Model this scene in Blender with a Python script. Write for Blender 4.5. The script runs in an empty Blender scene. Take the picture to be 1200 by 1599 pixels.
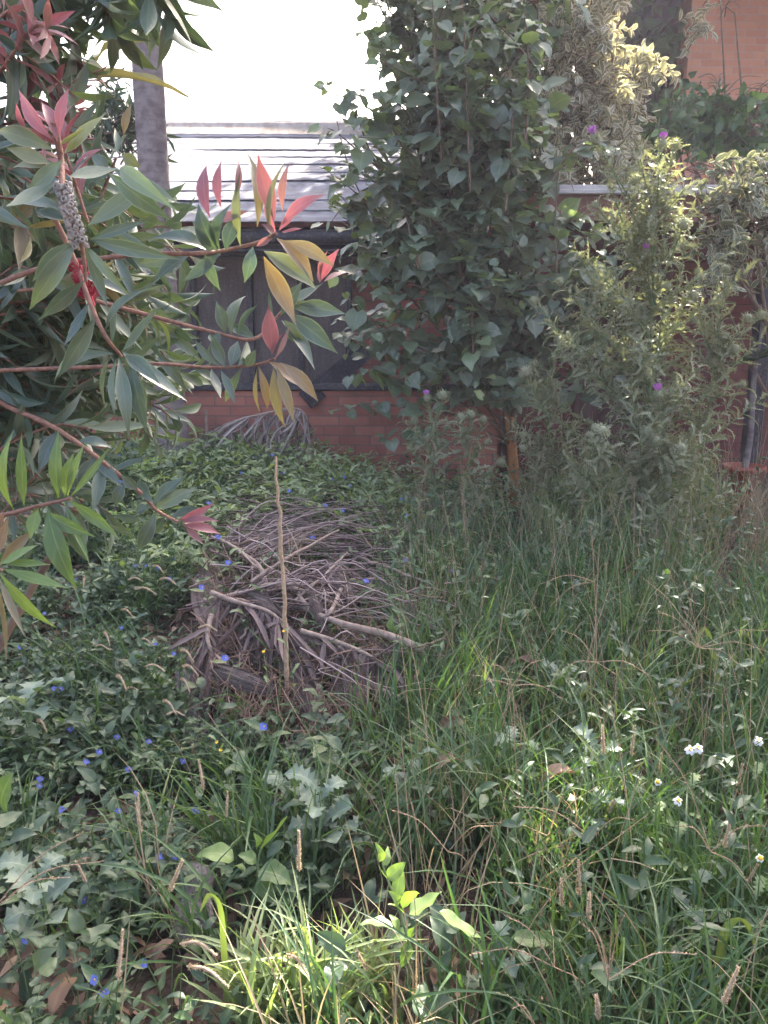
import bpy, math, random
import numpy as np
from math import radians, sin, cos, pi
from mathutils import Vector

# ------------------------------------------------------------------ camera, sky, sun, exposure
sc = bpy.context.scene
COL = sc.collection
PITCH = radians(12.0)
CAM_Z = 1.5
F_PX = 1200.0                      # focal length in photo pixels (photo 1200 x 1599)
cd = bpy.data.cameras.new("camera")
cam = bpy.data.objects.new("camera", cd)
COL.objects.link(cam)
cam.location = (0, 0, CAM_Z)
cam.rotation_euler = (radians(90) - PITCH, 0, 0)
cd.sensor_fit = 'VERTICAL'
cd.sensor_height = 36.0
cd.lens = 36.0 * F_PX / 1599.0
cd.clip_start = 0.05
cd.clip_end = 2000.0
sc.camera = cam

SUN_AZ, SUN_EL = radians(24), radians(42)
SUN = np.array([sin(SUN_AZ) * cos(SUN_EL), cos(SUN_AZ) * cos(SUN_EL), sin(SUN_EL)])
w = bpy.data.worlds.new("World")
sc.world = w
w.use_nodes = True
nt = w.node_tree
nt.nodes.clear()
wo = nt.nodes.new('ShaderNodeOutputWorld')
bg = nt.nodes.new('ShaderNodeBackground')
sky = nt.nodes.new('ShaderNodeTexSky')
sky.sky_type = 'NISHITA'
sky.sun_disc = False
sky.sun_elevation = SUN_EL
sky.sun_rotation = SUN_AZ
sky.dust_density = 8.0
sky.air_density = 1.0
sky.ozone_density = 0.4
bg.inputs['Strength'].default_value = 0.13
nt.links.new(sky.outputs[0], bg.inputs[0])
nt.links.new(bg.outputs[0], wo.inputs[0])

sl = bpy.data.lights.new("sun", 'SUN')
sl.energy = 5.0
sl.angle = radians(0.53)
sl.color = (1.0, 0.93, 0.80)
so = bpy.data.objects.new("sun", sl)
COL.objects.link(so)
so.rotation_euler = Vector(SUN).to_track_quat('Z', 'Y').to_euler()
so.location = tuple(SUN * 30)

sc.view_settings.view_transform = 'Standard'
sc.view_settings.look = 'None'
sc.view_settings.gamma = 1.0
sc.view_settings.exposure = 2.85
sc.render.engine = 'CYCLES'
sc.cycles.max_bounces = 7
sc.cycles.diffuse_bounces = 4
sc.cycles.transmission_bounces = 4
sc.cycles.glossy_bounces = 2
sc.cycles.use_denoising = True
sc.cycles.sample_clamp_indirect = 4.0

# ------------------------------------------------------------------ pixel <-> world helpers (photo pixels)
def ray(px, py):
    xr, yr = (px - 600.0) / F_PX, (799.5 - py) / F_PX
    return np.array([xr, cos(PITCH) + yr * sin(PITCH), yr * cos(PITCH) - sin(PITCH)])

def P(px, py, Y):
    d = ray(px, py)
    return np.array([0, 0, CAM_Z]) + d * (Y / d[1])

def sstep(a, b, x):
    t = np.clip((x - a) / (b - a), 0, 1)
    return t * t * (3 - 2 * t)

def ground_z(x, y):
    x = np.asarray(x, float); y = np.asarray(y, float)
    plateau = 0.60 - 0.28 * sstep(-0.95, 0.45, x)
    h = plateau * sstep(2.1, 5.2, y)
    h = h + 0.15 * np.exp(-(((x + 0.42) / 0.62) ** 2 + ((y - 3.25) / 0.50) ** 2))
    h = h + 0.025 * np.sin(x * 3.1 + 1.3) * np.cos(y * 2.7) + 0.012 * np.sin(x * 9.3 + y * 7.1)
    return h

def G(px, py, h=0.0):
    """point where the view through a photo pixel meets the ground (raised by h)"""
    Y = 0.8
    while Y < 8.0:
        p = P(px, py, Y)
        if p[2] < ground_z(p[0], p[1]) + h:
            return p
        Y += 0.02
    return P(px, py, 6.0)

def onground(x, y):
    return np.array([x, y, float(ground_z(x, y))])

# ------------------------------------------------------------------ mesh building
def nrm(a):
    a = np.asarray(a, float)
    return a / np.maximum(np.linalg.norm(a, axis=-1, keepdims=True), 1e-9)

class MB:
    def __init__(self):
        self.V, self.U, self.L, self.S, self.n = [], [], [], [], 0
    def add(self, V, faces, U=None):
        """faces: list of index tuples, or an int array (F,k)"""
        V = np.asarray(V, float)
        if U is None: U = np.zeros_like(V)
        self.V.append(V); self.U.append(np.asarray(U, float))
        if isinstance(faces, np.ndarray):
            self.L.append((faces + self.n).ravel()); self.S.append(np.full(len(faces), faces.shape[1]))
        else:
            self.L.append(np.concatenate([np.asarray(f) for f in faces]) + self.n)
            self.S.append(np.array([len(f) for f in faces]))
        self.n += len(V)
        return self
    def inst(self, tpl, pos, M, var):
        """tpl=(V,F array,UV); pos (N,3); M (N,3,4): columns x*W, d*L, z*L (bend), z*W (fold); var (N,)"""
        V, F, U = tpl
        pos = np.asarray(pos, float)
        N, k = len(pos), len(V)
        if N == 0: return self
        W = np.einsum('nij,kj->nki', M, V) + pos[:, None, :]
        UU = np.zeros((N, k, 3)); UU[:, :, :2] = U[None]; UU[:, :, 2] = np.asarray(var)[:, None]
        FF = (F[None] + (np.arange(N) * k)[:, None, None]).reshape(-1, F.shape[1])
        return self.add(W.reshape(-1, 3), FF, UU.reshape(-1, 3))
    def tube(self, pts, r, sides=6, var=0.5):
        pts = np.asarray(pts, float); n = len(pts)
        r = np.broadcast_to(np.asarray(r, float), (n,)) if np.ndim(r) == 0 or len(r) == n else np.interp(np.linspace(0, 1, n), np.linspace(0, 1, len(r)), r)
        T = nrm(np.gradient(pts, axis=0))
        ref = np.array([0.31, 0.17, 0.93]) if abs(T[0][2]) < 0.9 else np.array([1.0, 0.2, 0.1])
        X = nrm(np.cross(T, ref)); Y = np.cross(T, X)
        a = np.linspace(0, 2 * pi, sides, endpoint=False)
        ring = X[:, None, :] * np.cos(a)[None, :, None] + Y[:, None, :] * np.sin(a)[None, :, None]
        V = (pts[:, None, :] + ring * np.asarray(r)[:, None, None]).reshape(-1, 3)
        i = np.arange(n - 1)[:, None] * sides; j = np.arange(sides)[None, :]; k = (j + 1) % sides
        F = np.stack([i + j, i + k, i + sides + k, i + sides + j], -1).reshape(-1, 4)
        L = np.concatenate([[0], np.cumsum(np.linalg.norm(np.diff(pts, axis=0), axis=1))])
        U = np.zeros((n * sides, 3)); U[:, 0] = np.tile(a / (2 * pi), n); U[:, 1] = np.repeat(L, sides); U[:, 2] = var
        self.add(V, F, U)
        self.add(V[-sides:], [tuple(range(sides))], U[-sides:])
        self.add(V[:sides], [tuple(range(sides))[::-1]], U[:sides])
        return self
    def box(self, c, s, rz=0.0, rx=0.0, var=0.5, bev=0.0):
        hx, hy, hz = s[0] / 2, s[1] / 2, s[2] / 2
        b = min(bev, hx * .9, hy * .9, hz * .9)
        if b <= 0:
            V = np.array([[x, y, z] for z in (-hz, hz) for y in (-hy, hy) for x in (-hx, hx)])
            F = np.array([[0, 2, 3, 1], [4, 5, 7, 6], [0, 1, 5, 4], [2, 6, 7, 3], [0, 4, 6, 2], [1, 3, 7, 5]])
        else:
            bm_v, bm_f = [], []
            # three rectangles rings (chamfered box)
            def q(x, y, z): bm_v.append((x, y, z)); return len(bm_v) - 1
            idx = {}
            for sx in (-1, 1):
                for sy in (-1, 1):
                    for sz in (-1, 1):
                        idx[sx, sy, sz, 0] = q(sx * hx, sy * (hy - b), sz * (hz - b))
                        idx[sx, sy, sz, 1] = q(sx * (hx - b), sy * hy, sz * (hz - b))
                        idx[sx, sy, sz, 2] = q(sx * (hx - b), sy * (hy - b), sz * hz)
                        bm_f.append((idx[sx, sy, sz, 0], idx[sx, sy, sz, 1], idx[sx, sy, sz, 2]))
            for s_ in (-1, 1):
                bm_f.append(tuple(idx[s_, a, c_, 0] for a, c_ in ((-1, -1), (1, -1), (1, 1), (-1, 1))))
                bm_f.append(tuple(idx[a, s_, c_, 1] for a, c_ in ((-1, -1), (1, -1), (1, 1), (-1, 1))))
                bm_f.append(tuple(idx[a, c_, s_, 2] for a, c_ in ((-1, -1), (1, -1), (1, 1), (-1, 1))))
            for s_ in (-1, 1):
                for t_ in (-1, 1):
                    bm_f.append((idx[s_, t_, -1, 0], idx[s_, t_, 1, 0], idx[s_, t_, 1, 1], idx[s_, t_, -1, 1]))
                    bm_f.append((idx[s_, -1, t_, 0], idx[s_, 1, t_, 0], idx[s_, 1, t_, 2], idx[s_, -1, t_, 2]))
                    bm_f.append((idx[-1, s_, t_, 1], idx[1, s_, t_, 1], idx[1, s_, t_, 2], idx[-1, s_, t_, 2]))
            V, F = np.array(bm_v), bm_f
        Rx = np.array([[1, 0, 0], [0, cos(rx), -sin(rx)], [0, sin(rx), cos(rx)]])
        Rz = np.array([[cos(rz), -sin(rz), 0], [sin(rz), cos(rz), 0], [0, 0, 1]])
        U = np.zeros_like(V); U[:, 0] = V[:, 0]; U[:, 1] = V[:, 2]; U[:, 2] = var
        self.add(V @ (Rz @ Rx).T + np.asarray(c, float), F, U)
        return self
    def lathe(self, prof, axis_o, axis_d, sides=14, var=0.5):
        prof = np.asarray(prof, float)
        d = nrm(axis_d); x = nrm(np.cross(d, [0.3, 0.8, 0.1])); y = np.cross(d, x)
        a = np.linspace(0, 2 * pi, sides, endpoint=False)
        V = (np.asarray(axis_o)[None, None] + d[None, None] * prof[:, None, 1:2]
             + (x[None, None] * np.cos(a)[None, :, None] + y[None, None] * np.sin(a)[None, :, None]) * prof[:, None, 0:1]).reshape(-1, 3)
        n = len(prof)
        i = np.arange(n - 1)[:, None] * sides; j = np.arange(sides)[None, :]; k = (j + 1) % sides
        F = np.stack([i + j, i + k, i + sides + k, i + sides + j], -1).reshape(-1, 4)
        U = np.zeros((n * sides, 3)); U[:, 1] = np.repeat(prof[:, 1], sides); U[:, 2] = var
        self.add(V, F, U)
        return self
    def mesh(self, name, mat, smooth=True, origin=(0, 0, 0)):
        me = bpy.data.meshes.new(name)
        V = np.concatenate(self.V) - np.asarray(origin, float); U = np.concatenate(self.U)
        L = np.concatenate(self.L).astype(np.int32); S = np.concatenate(self.S).astype(np.int32)
        me.vertices.add(len(V)); me.vertices.foreach_set('co', V.astype(np.float32).ravel())
        me.loops.add(len(L)); me.loops.foreach_set('vertex_index', L)
        me.polygons.add(len(S))
        st = np.concatenate([[0], np.cumsum(S)[:-1]]).astype(np.int32)
        me.polygons.foreach_set('loop_start', st)
        me.polygons.foreach_set('use_smooth', np.full(len(S), bool(smooth)))
        at = me.attributes.new('leafuv', 'FLOAT_VECTOR', 'POINT')
        at.data.foreach_set('vector', U.astype(np.float32).ravel())
        me.update(calc_edges=True)
        me.validate()
        if mat: me.materials.append(mat)
        return me
    def build(self, name, mat, parent=None, smooth=True):
        """parts are built in world coordinates; the parent Empty's location is taken off"""
        o = np.zeros(3)
        if parent is not None:
            r = parent
            while r is not None:
                o = o + np.array(r.location); r = r.parent
        ob = bpy.data.objects.new(name, self.mesh(name, mat, smooth, o))
        COL.objects.link(ob)
        if parent is not None: ob.parent = parent
        return ob

def thing(name, label, cat, loc=(0, 0, 0), group=None):
    o = bpy.data.objects.new(name, None)
    o.empty_display_size = 0.1
    COL.objects.link(o)
    o.location = tuple(float(c) for c in loc)
    o['label'] = label; o['category'] = cat
    if group: o['group'] = group
    return o

def tag(o, label, cat, group=None, kind=None):
    o['label'] = label; o['category'] = cat
    if group: o['group'] = group
    if kind: o['kind'] = kind
    return o

def copy_tree(o, parent=None):
    c = o.copy(); COL.objects.link(c)
    if parent is not None: c.parent = parent
    for ch in list(o.children): copy_tree(ch, c)
    return c

def place_copy(proto, loc, rz, s, label, group):
    c = copy_tree(proto)
    c.location = tuple(float(v) for v in loc); c.rotation_euler = (0, 0, float(rz)); c.scale = (float(s),) * 3
    c['label'] = label
    if group: c['group'] = group
    return c

# ------------------------------------------------------------------ curves and leaf templates
def catmull(pts, n=16):
    p = np.asarray(pts, float)
    if len(p) == 2: return p[0] + (p[1] - p[0]) * np.linspace(0, 1, n)[:, None]
    q = np.vstack([2 * p[0] - p[1], p, 2 * p[-1] - p[-2]])
    t = np.linspace(0, len(p) - 1 - 1e-6, n); i = t.astype(int); f = (t - i)[:, None]
    a, b, c, d = q[i], q[i + 1], q[i + 2], q[i + 3]
    return 0.5 * (2 * b + (c - a) * f + (2 * a - 5 * b + 4 * c - d) * f ** 2 + (3 * b - a - 3 * c + d) * f ** 3)

def sample(pts, t):
    pts = np.asarray(pts)
    L = np.concatenate([[0], np.cumsum(np.linalg.norm(np.diff(pts, axis=0), axis=1))]); L /= L[-1]
    return np.stack([np.interp(t, L, pts[:, k]) for k in range(3)], -1)

def leaf_tpl(w, bend=0.12, fold=0.15, twist=0.0, back=None, wave=0.0, across=3):
    """w: half-width profile along the leaf (fractions of leaf width). returns V, quads, uv. Leaf lies along +Y, width along X."""
    w = np.asarray(w, float); n = len(w); t = np.linspace(0, 1, n)
    us = np.linspace(-1, 1, across)
    V, U = [], []
    for i in range(n):
        for u in us:
            y = t[i]
            if back is not None: y = t[i] + back[i] * abs(u)
            z = -bend * 4 * (t[i] - 0.5) ** 2 + bend
            zf = fold * abs(u) * w[i] + wave * 2 * sin(t[i] * 14 + u * 2) * abs(u)
            V.append((u * w[i], y, z, zf)); U.append((u, t[i]))
    V = np.array(V); U = np.array(U)
    if twist:
        a = twist * U[:, 1]
        x, z = V[:, 0].copy(), V[:, 3].copy()
        V[:, 0] = x * np.cos(a) - z * np.sin(a); V[:, 3] = x * np.sin(a) + z * np.cos(a)
    F = []
    for i in range(n - 1):
        for j in range(across - 1):
            a = i * across + j
            F.append((a, a + 1, a + across + 1, a + across))
    return V, np.array(F), U

def prof(kind, n):
    t = np.linspace(0, 1, n)
    if kind == 'lance':   p = np.sin(pi * t ** 0.9) ** 1.3 * 0.5
    elif kind == 'ellip': p = np.sqrt(np.maximum(0, 1 - (2 * t - 1) ** 2)) * 0.5 * (1 - 0.25 * t ** 6)
    elif kind == 'ovate': p = np.sin(pi * np.minimum(1, t ** 0.62)) ** 0.8 * 0.5
    elif kind == 'heart': p = np.array([0.20, 0.42, 0.5, 0.49, 0.43, 0.33, 0.2, 0.08, 0.0]); p = np.interp(t, np.linspace(0, 1, 9), p)
    elif kind == 'blade': p = 0.5 * np.minimum(1, 0.55 + 1.2 * t) * (1 - t ** 3.0)
    elif kind == 'strip': p = 0.5 * np.minimum(1, 0.7 + t) * (1 - t ** 6)
    p = np.maximum(p, 0.012)
    return p

hb = np.interp(np.linspace(0, 1, 9), np.linspace(0, 1, 9), [-.17, -.13, -.06, -.01, 0.01, .02, .02, .01, 0])
T_LANCE = [leaf_tpl(prof('lance', 9), b, f, tw) for b, f, tw in ((0.05, .5, .2), (.10, .35, -.35), (-.05, .4, .5), (.16, .45, 0.0))]
T_LANCE_L = [leaf_tpl(prof('lance', 6), b, f, tw) for b, f, tw in ((0.05, .5, .2), (.12, .35, -.4), (-.05, .4, .4))]
T_ELLIP = [leaf_tpl(prof('ellip', 6), b, f) for b, f in ((.06, .4), (.14, .3), (-.04, .4))]
T_ELLIP_H = [leaf_tpl(prof('ovate', 12), b, f, 0, None, wv, 5) for b, f, wv in ((.08, .3, .02), (.18, .25, .03), (-.04, .3, .025))]
T_OVATE = [leaf_tpl(prof('ovate', 6), b, f, tw) for b, f, tw in ((.08, .4, .1), (.18, .35, -.2), (-.03, .4, .2))]
T_HEART = [leaf_tpl(prof('heart', 9), b, f, tw, hb, wv, 5) for b, f, tw, wv in ((.10, .18, .1, .012), (.18, .22, -.2, .02), (.02, .25, .15, .02), (-.06, .2, 0, .015))]
T_BLADE = [leaf_tpl(prof('blade', 7), b, .7, tw) for b, tw in ((.10, .3), (.22, -.5), (.32, .2), (.04, .8))]
T_STRAP = [leaf_tpl(prof('strip', 8), b, .7, tw, None, .06) for b, tw in ((.03, .8), (.09, -1.1), (-.04, 1.6), (.05, .3))]
T_STRIP = [leaf_tpl(prof('strip', 7), b, .6, tw) for b, tw in ((.10, .6), (.25, -.9), (.02, 1.3))]
_sp = np.array([.04, .5, .07, .48, .06, .5, .06, .44, .05, .36, .05, .24, .04, .10, .01])
_sb = np.array([0, .07, 0, .10, 0, .11, 0, .10, 0, .09, 0, .06, 0, .03, 0]) * 1.0
T_SPINY = [leaf_tpl(_sp, b, f, tw, _sb, .04) for b, f, tw in ((.12, .5, .2), (.22, .6, -.3), (-.05, .5, .4))]
_lp = np.array([.06, .16, .10, .30, .14, .42, .20, .5, .26, .5, .30, .44, .2, .02])
_lb = np.array([0, -.02, 0, -.03, .0, -.03, .0, -.02, .0, .02, 0.0, .03, .0, 0])
T_LOBED = [leaf_tpl(_lp, b, f, 0, _lb, .03, 5) for b, f in ((.12, .25), (.22, .3), (.05, .3))]
T_CARD = [leaf_tpl(prof('ellip', 4), b, f) for b, f in ((.06, .5), (.16, .4))]
T_PETAL = leaf_tpl(prof('ellip', 6), .15, .1, 0, None, .03)

def basis(d, n, L, W, thick=None):
    d = nrm(d); x = np.cross(d, n); bad = np.linalg.norm(x, axis=-1) < 1e-4
    x[bad] = np.cross(d[bad], [0.3, 0.9, 0.2]); x = nrm(x); z = np.cross(x, d)
    L = np.asarray(L)[:, None]; W = np.asarray(W)[:, None]
    return np.stack([x * W, d * L, z * L, z * W], -1)

def scatter_leaves(mb, tpls, pos, d, n, L, W, var, rng):
    pos = np.asarray(pos); k = rng.integers(0, len(tpls), len(pos))
    M = basis(d, n, L, W)
    for i, t in enumerate(tpls):
        m = k == i
        mb.inst(t, pos[m], M[m], np.asarray(var)[m])

def rand_dir(rng, N, up=0.0):
    v = rng.normal(size=(N, 3)); v[:, 2] += up
    return nrm(v)

def shoot_leaves(mb, tpls, pts, nleaf, L, W, rng, ang=55, t0=0.15, droop=0.0, taper=0.35, up=0.6, phase=None, clip=None, spread=0.3):
    """alternate leaves along a shoot"""
    t = np.linspace(t0, 1.0, nleaf) + rng.normal(0, .3 / max(nleaf, 1), nleaf)
    t = np.clip(t, 0, 1)
    p = sample(pts, t); tg = nrm(sample(pts, np.clip(t + .03, 0, 1)) - sample(pts, np.clip(t - .03, 0, 1)))
    ph = (rng.uniform(0, 6.28) if phase is None else phase) + np.arange(nleaf) * 2.4 + rng.normal(0, .25, nleaf)
    ref = np.where(np.abs(tg[:, 2:3]) > .9, np.array([[1., .1, 0]]), np.array([[0, .05, 1.]]))
    x = nrm(np.cross(tg, ref)); y = np.cross(tg, x)
    rad = x * np.cos(ph)[:, None] + y * np.sin(ph)[:, None]
    a = np.radians(ang + rng.normal(0, 12, nleaf))[:, None]
    d = tg * np.cos(a) + rad * np.sin(a); d[:, 2] -= droop; d = nrm(d)
    n = tg * np.sin(a) - rad * np.cos(a) + np.array([0, 0, up]) + rng.normal(0, spread, (nleaf, 3))
    s = 1 - taper * t + rng.normal(0, .13, nleaf); s = np.clip(s, .35, 1.4)
    keep = np.ones(nleaf, bool) if clip is None else clip(p)
    var = np.clip(rng.beta(2, 2, nleaf) * .75 + .25 * t, 0, 1)
    scatter_leaves(mb, tpls, p[keep], d[keep], n[keep], (L * s)[keep], (W * s)[keep], var[keep], rng)

# ------------------------------------------------------------------ materials
def new_mat(name):
    m = bpy.data.materials.new(name); m.use_nodes = True
    m.node_tree.nodes.clear()
    return m, m.node_tree

def N(nt, typ, **kw):
    n = nt.nodes.new(typ)
    for k, v in kw.items():
        if k in ('operation', 'blend_type', 'data_type', 'noise_dimensions', 'feature', 'attribute_name', 'interpolation', 'wave_type', 'bands_direction'):
            setattr(n, k, v)
    return n

def math_n(nt, op, a, b=None, c=None):
    n = nt.nodes.new('ShaderNodeMath'); n.operation = op
    for i, v in enumerate((a, b, c)):
        if v is None: continue
        if isinstance(v, (int, float)): n.inputs[i].default_value = v
        else: nt.links.new(v, n.inputs[i])
    return n.outputs[0]

def mix_c(nt, fac, a, b, typ='MIX'):
    n = nt.nodes.new('ShaderNodeMix'); n.data_type = 'RGBA'; n.blend_type = typ
    if isinstance(fac, (int, float)): n.inputs[0].default_value = fac
    else: nt.links.new(fac, n.inputs[0])
    for s, v in ((n.inputs[6], a), (n.inputs[7], b)):
        if isinstance(v, tuple): s.default_value = (*v[:3], 1)
        else: nt.links.new(v, s)
    return n.outputs[2]

def ramp(nt, fac, stops):
    n = nt.nodes.new('ShaderNodeValToRGB'); cr = n.color_ramp
    while len(cr.elements) < len(stops): cr.elements.new(0.5)
    for e, (p, c) in zip(cr.elements, stops):
        e.position = p; e.color = (*c, 1)
    nt.links.new(fac, n.inputs[0])
    return n.outputs[0]

def noise(nt, scale, detail=3, vec=None, rough=.55):
    n = nt.nodes.new('ShaderNodeTexNoise'); n.inputs['Scale'].default_value = scale
    n.inputs['Detail'].default_value = detail; n.inputs['Roughness'].default_value = rough
    if vec is None:
        tc = nt.nodes.new('ShaderNodeNewGeometry'); vec = tc.outputs['Position']
    nt.links.new(vec, n.inputs['Vector'])
    return n.outputs[0]

def bump(nt, h, strength=.3, dist=.01):
    n = nt.nodes.new('ShaderNodeBump'); n.inputs['Strength'].default_value = strength; n.inputs['Distance'].default_value = dist
    nt.links.new(h, n.inputs['Height'])
    return n.outputs[0]

def leaf_mat(name, stops, trans=.35, rough=.45, vein=.25, veincol=None, margin=None, spots=.25, spec=.5, tcol=(1.25, 1.35, .45), freq=26.0, tip=None):
    m, nt = new_mat(name)
    at = nt.nodes.new('ShaderNodeAttribute'); at.attribute_name = 'leafuv'
    sx = nt.nodes.new('ShaderNodeSeparateXYZ'); nt.links.new(at.outputs['Vector'], sx.inputs[0])
    u, v, var = sx.outputs
    au = math_n(nt, 'ABSOLUTE', u)
    col = ramp(nt, var, stops)
    nz = noise(nt, 60, 3)
    col = mix_c(nt, math_n(nt, 'MULTIPLY', math_n(nt, 'SUBTRACT', nz, .35), spots * 2), col, mix_c(nt, .55, col, (.09, .07, .02)))
    # side veins and midrib
    sv = math_n(nt, 'SINE', math_n(nt, 'MULTIPLY', math_n(nt, 'SUBTRACT', v, math_n(nt, 'MULTIPLY', au, .22)), freq * 2))
    sv = math_n(nt, 'POWER', math_n(nt, 'MULTIPLY_ADD', sv, .5, .5), 8.0)
    mid = math_n(nt, 'LESS_THAN', au, .07)
    vf = math_n(nt, 'MAXIMUM', math_n(nt, 'MULTIPLY', sv, .35), mid)
    vc = veincol if veincol else tuple(min(1, c * 2.2 + .02) for c in stops[len(stops) // 2][1])
    col = mix_c(nt, math_n(nt, 'MULTIPLY', vf, vein), col, vc)
    if margin:
        nm = noise(nt, 90, 2)
        if margin[1] > .9: mf = math_n(nt, 'MULTIPLY', math_n(nt, 'GREATER_THAN', au, .88), .6)
        else: mf = math_n(nt, 'GREATER_THAN', math_n(nt, 'ADD', au, math_n(nt, 'MULTIPLY', math_n(nt, 'SUBTRACT', nm, .5), .7)), margin[1])
        col = mix_c(nt, mf, col, margin[0])
    if tip:
        col = mix_c(nt, math_n(nt, 'MULTIPLY', math_n(nt, 'POWER', v, 2.0), tip[1]), col, tip[0])
    bs = nt.nodes.new('ShaderNodeBsdfPrincipled')
    nt.links.new(col, bs.inputs['Base Color']); bs.inputs['Roughness'].default_value = rough
    bs.inputs['Specular IOR Level'].default_value = spec
    bh = math_n(nt, 'ADD', math_n(nt, 'MULTIPLY', vf, -.5), nz)
    nt.links.new(bump(nt, bh, .25, .002), bs.inputs['Normal'])
    tr = nt.nodes.new('ShaderNodeBsdfTranslucent')
    tc = mix_c(nt, 1.0, col, tcol, 'MULTIPLY')
    nt.links.new(tc, tr.inputs['Color'])
    mx = nt.nodes.new('ShaderNodeMixShader'); mx.inputs[0].default_value = trans
    nt.links.new(bs.outputs[0], mx.inputs[1]); nt.links.new(tr.outputs[0], mx.inputs[2])
    out = nt.nodes.new('ShaderNodeOutputMaterial'); nt.links.new(mx.outputs[0], out.inputs[0])
    return m

def surf_mat(name, stops, scale=12, rough=.8, bumps=.4, bdist=.01, stretch=None, detail=5, spec=.3, usevar=0.0, scale2=None, col2=None, amt2=.5):
    m, nt = new_mat(name)
    geo = nt.nodes.new('ShaderNodeNewGeometry'); vec = geo.outputs['Position']
    if stretch:
        mp = nt.nodes.new('ShaderNodeMapping'); mp.inputs['Scale'].default_value = stretch
        nt.links.new(vec, mp.inputs['Vector']); vec = mp.outputs[0]
    nz = noise(nt, scale, detail, vec)
    f = nz
    if usevar:
        at = nt.nodes.new('ShaderNodeAttribute'); at.attribute_name = 'leafuv'
        sx = nt.nodes.new('ShaderNodeSeparateXYZ'); nt.links.new(at.outputs['Vector'], sx.inputs[0])
        f = math_n(nt, 'ADD', math_n(nt, 'MULTIPLY', nz, 1 - usevar), math_n(nt, 'MULTIPLY', sx.outputs[2], usevar))
    col = ramp(nt, f, stops)
    if scale2:
        n2 = noise(nt, scale2, 6)
        n2 = ramp(nt, n2, [(.48, (0, 0, 0)), (.62, (1, 1, 1))])
        col = mix_c(nt, math_n(nt, 'MULTIPLY', n2, amt2), col, col2)
    bs = nt.nodes.new('ShaderNodeBsdfPrincipled')
    nt.links.new(col, bs.inputs['Base Color']); bs.inputs['Roughness'].default_value = rough
    bs.inputs['Specular IOR Level'].default_value = spec
    nt.links.new(bump(nt, nz, bumps, bdist), bs.inputs['Normal'])
    out = nt.nodes.new('ShaderNodeOutputMaterial'); nt.links.new(bs.outputs[0], out.inputs[0])
    return m

def brick_mat(name, c1, c2, mortar, axis='X', msize=.012, stain=.5):
    m, nt = new_mat(name)
    geo = nt.nodes.new('ShaderNodeNewGeometry')
    sx = nt.nodes.new('ShaderNodeSeparateXYZ'); nt.links.new(geo.outputs['Position'], sx.inputs[0])
    cb = nt.nodes.new('ShaderNodeCombineXYZ')
    nt.links.new(math_n(nt, 'ADD', sx.outputs[0], sx.outputs[1]), cb.inputs[0]); nt.links.new(sx.outputs[2], cb.inputs[1])
    br = nt.nodes.new('ShaderNodeTexBrick'); nt.links.new(cb.outputs[0], br.inputs['Vector'])
    br.inputs['Scale'].default_value = 1.0
    br.inputs['Brick Width'].default_value = .24; br.inputs['Row Height'].default_value = .076
    br.inputs['Mortar Size'].default_value = msize * .5; br.inputs['Mortar Smooth'].default_value = .3
    br.inputs['Color1'].default_value = (*c1, 1); br.inputs['Color2'].default_value = (*c2, 1); br.inputs['Mortar'].default_value = (*mortar, 1)
    nz = noise(nt, 25, 6)
    col = mix_c(nt, math_n(nt, 'MULTIPLY', nz, .55), br.outputs[0], mix_c(nt, .5, br.outputs[0], (.10, .05, .05)))
    n2 = ramp(nt, noise(nt, 2.3, 6), [(.45, (0, 0, 0)), (.7, (1, 1, 1))])
    col = mix_c(nt, math_n(nt, 'MULTIPLY', n2, stain), col, (.09, .05, .045))
    bs = nt.nodes.new('ShaderNodeBsdfPrincipled'); nt.links.new(col, bs.inputs['Base Color'])
    bs.inputs['Roughness'].default_value = .9; bs.inputs['Specular IOR Level'].default_value = .2
    h = math_n(nt, 'ADD', math_n(nt, 'MULTIPLY', br.outputs['Fac'], -1.0), math_n(nt, 'MULTIPLY', nz, .5))
    nt.links.new(bump(nt, h, .6, .006), bs.inputs['Normal'])
    out = nt.nodes.new('ShaderNodeOutputMaterial'); nt.links.new(bs.outputs[0], out.inputs[0])
    return m

def strip_mat(name, stops, su=7.0, sv=1.6):
    m, nt = new_mat(name)
    at = nt.nodes.new('ShaderNodeAttribute'); at.attribute_name = 'leafuv'
    mp = nt.nodes.new('ShaderNodeMapping'); mp.inputs['Scale'].default_value = (su, sv, 0.0)
    nt.links.new(at.outputs['Vector'], mp.inputs['Vector'])
    n1 = noise(nt, 1.6, 8, mp.outputs[0], .7); n2 = noise(nt, 14, 5)
    f = math_n(nt, 'ADD', math_n(nt, 'MULTIPLY', n1, .75), math_n(nt, 'MULTIPLY', n2, .25))
    col = ramp(nt, f, stops)
    bs = nt.nodes.new('ShaderNodeBsdfPrincipled'); nt.links.new(col, bs.inputs['Base Color'])
    bs.inputs['Roughness'].default_value = .8; bs.inputs['Specular IOR Level'].default_value = .25
    nt.links.new(bump(nt, n1, 1.0, .012), bs.inputs['Normal'])
    out = nt.nodes.new('ShaderNodeOutputMaterial'); nt.links.new(bs.outputs[0], out.inputs[0])
    return m
M = {}
M['bottlebrush'] = leaf_mat('bottlebrush leaf', [(0, (.042, .075, .066)), (.45, (.068, .108, .086)), (.8, (.100, .140, .090)), (1, (.14, .17, .085))], .26, .42, .32, (.18, .22, .17), margin=((.16, .20, .15), 1.02), spots=.3, freq=9, spec=.9, tcol=(1.15, 1.25, .5))
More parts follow.
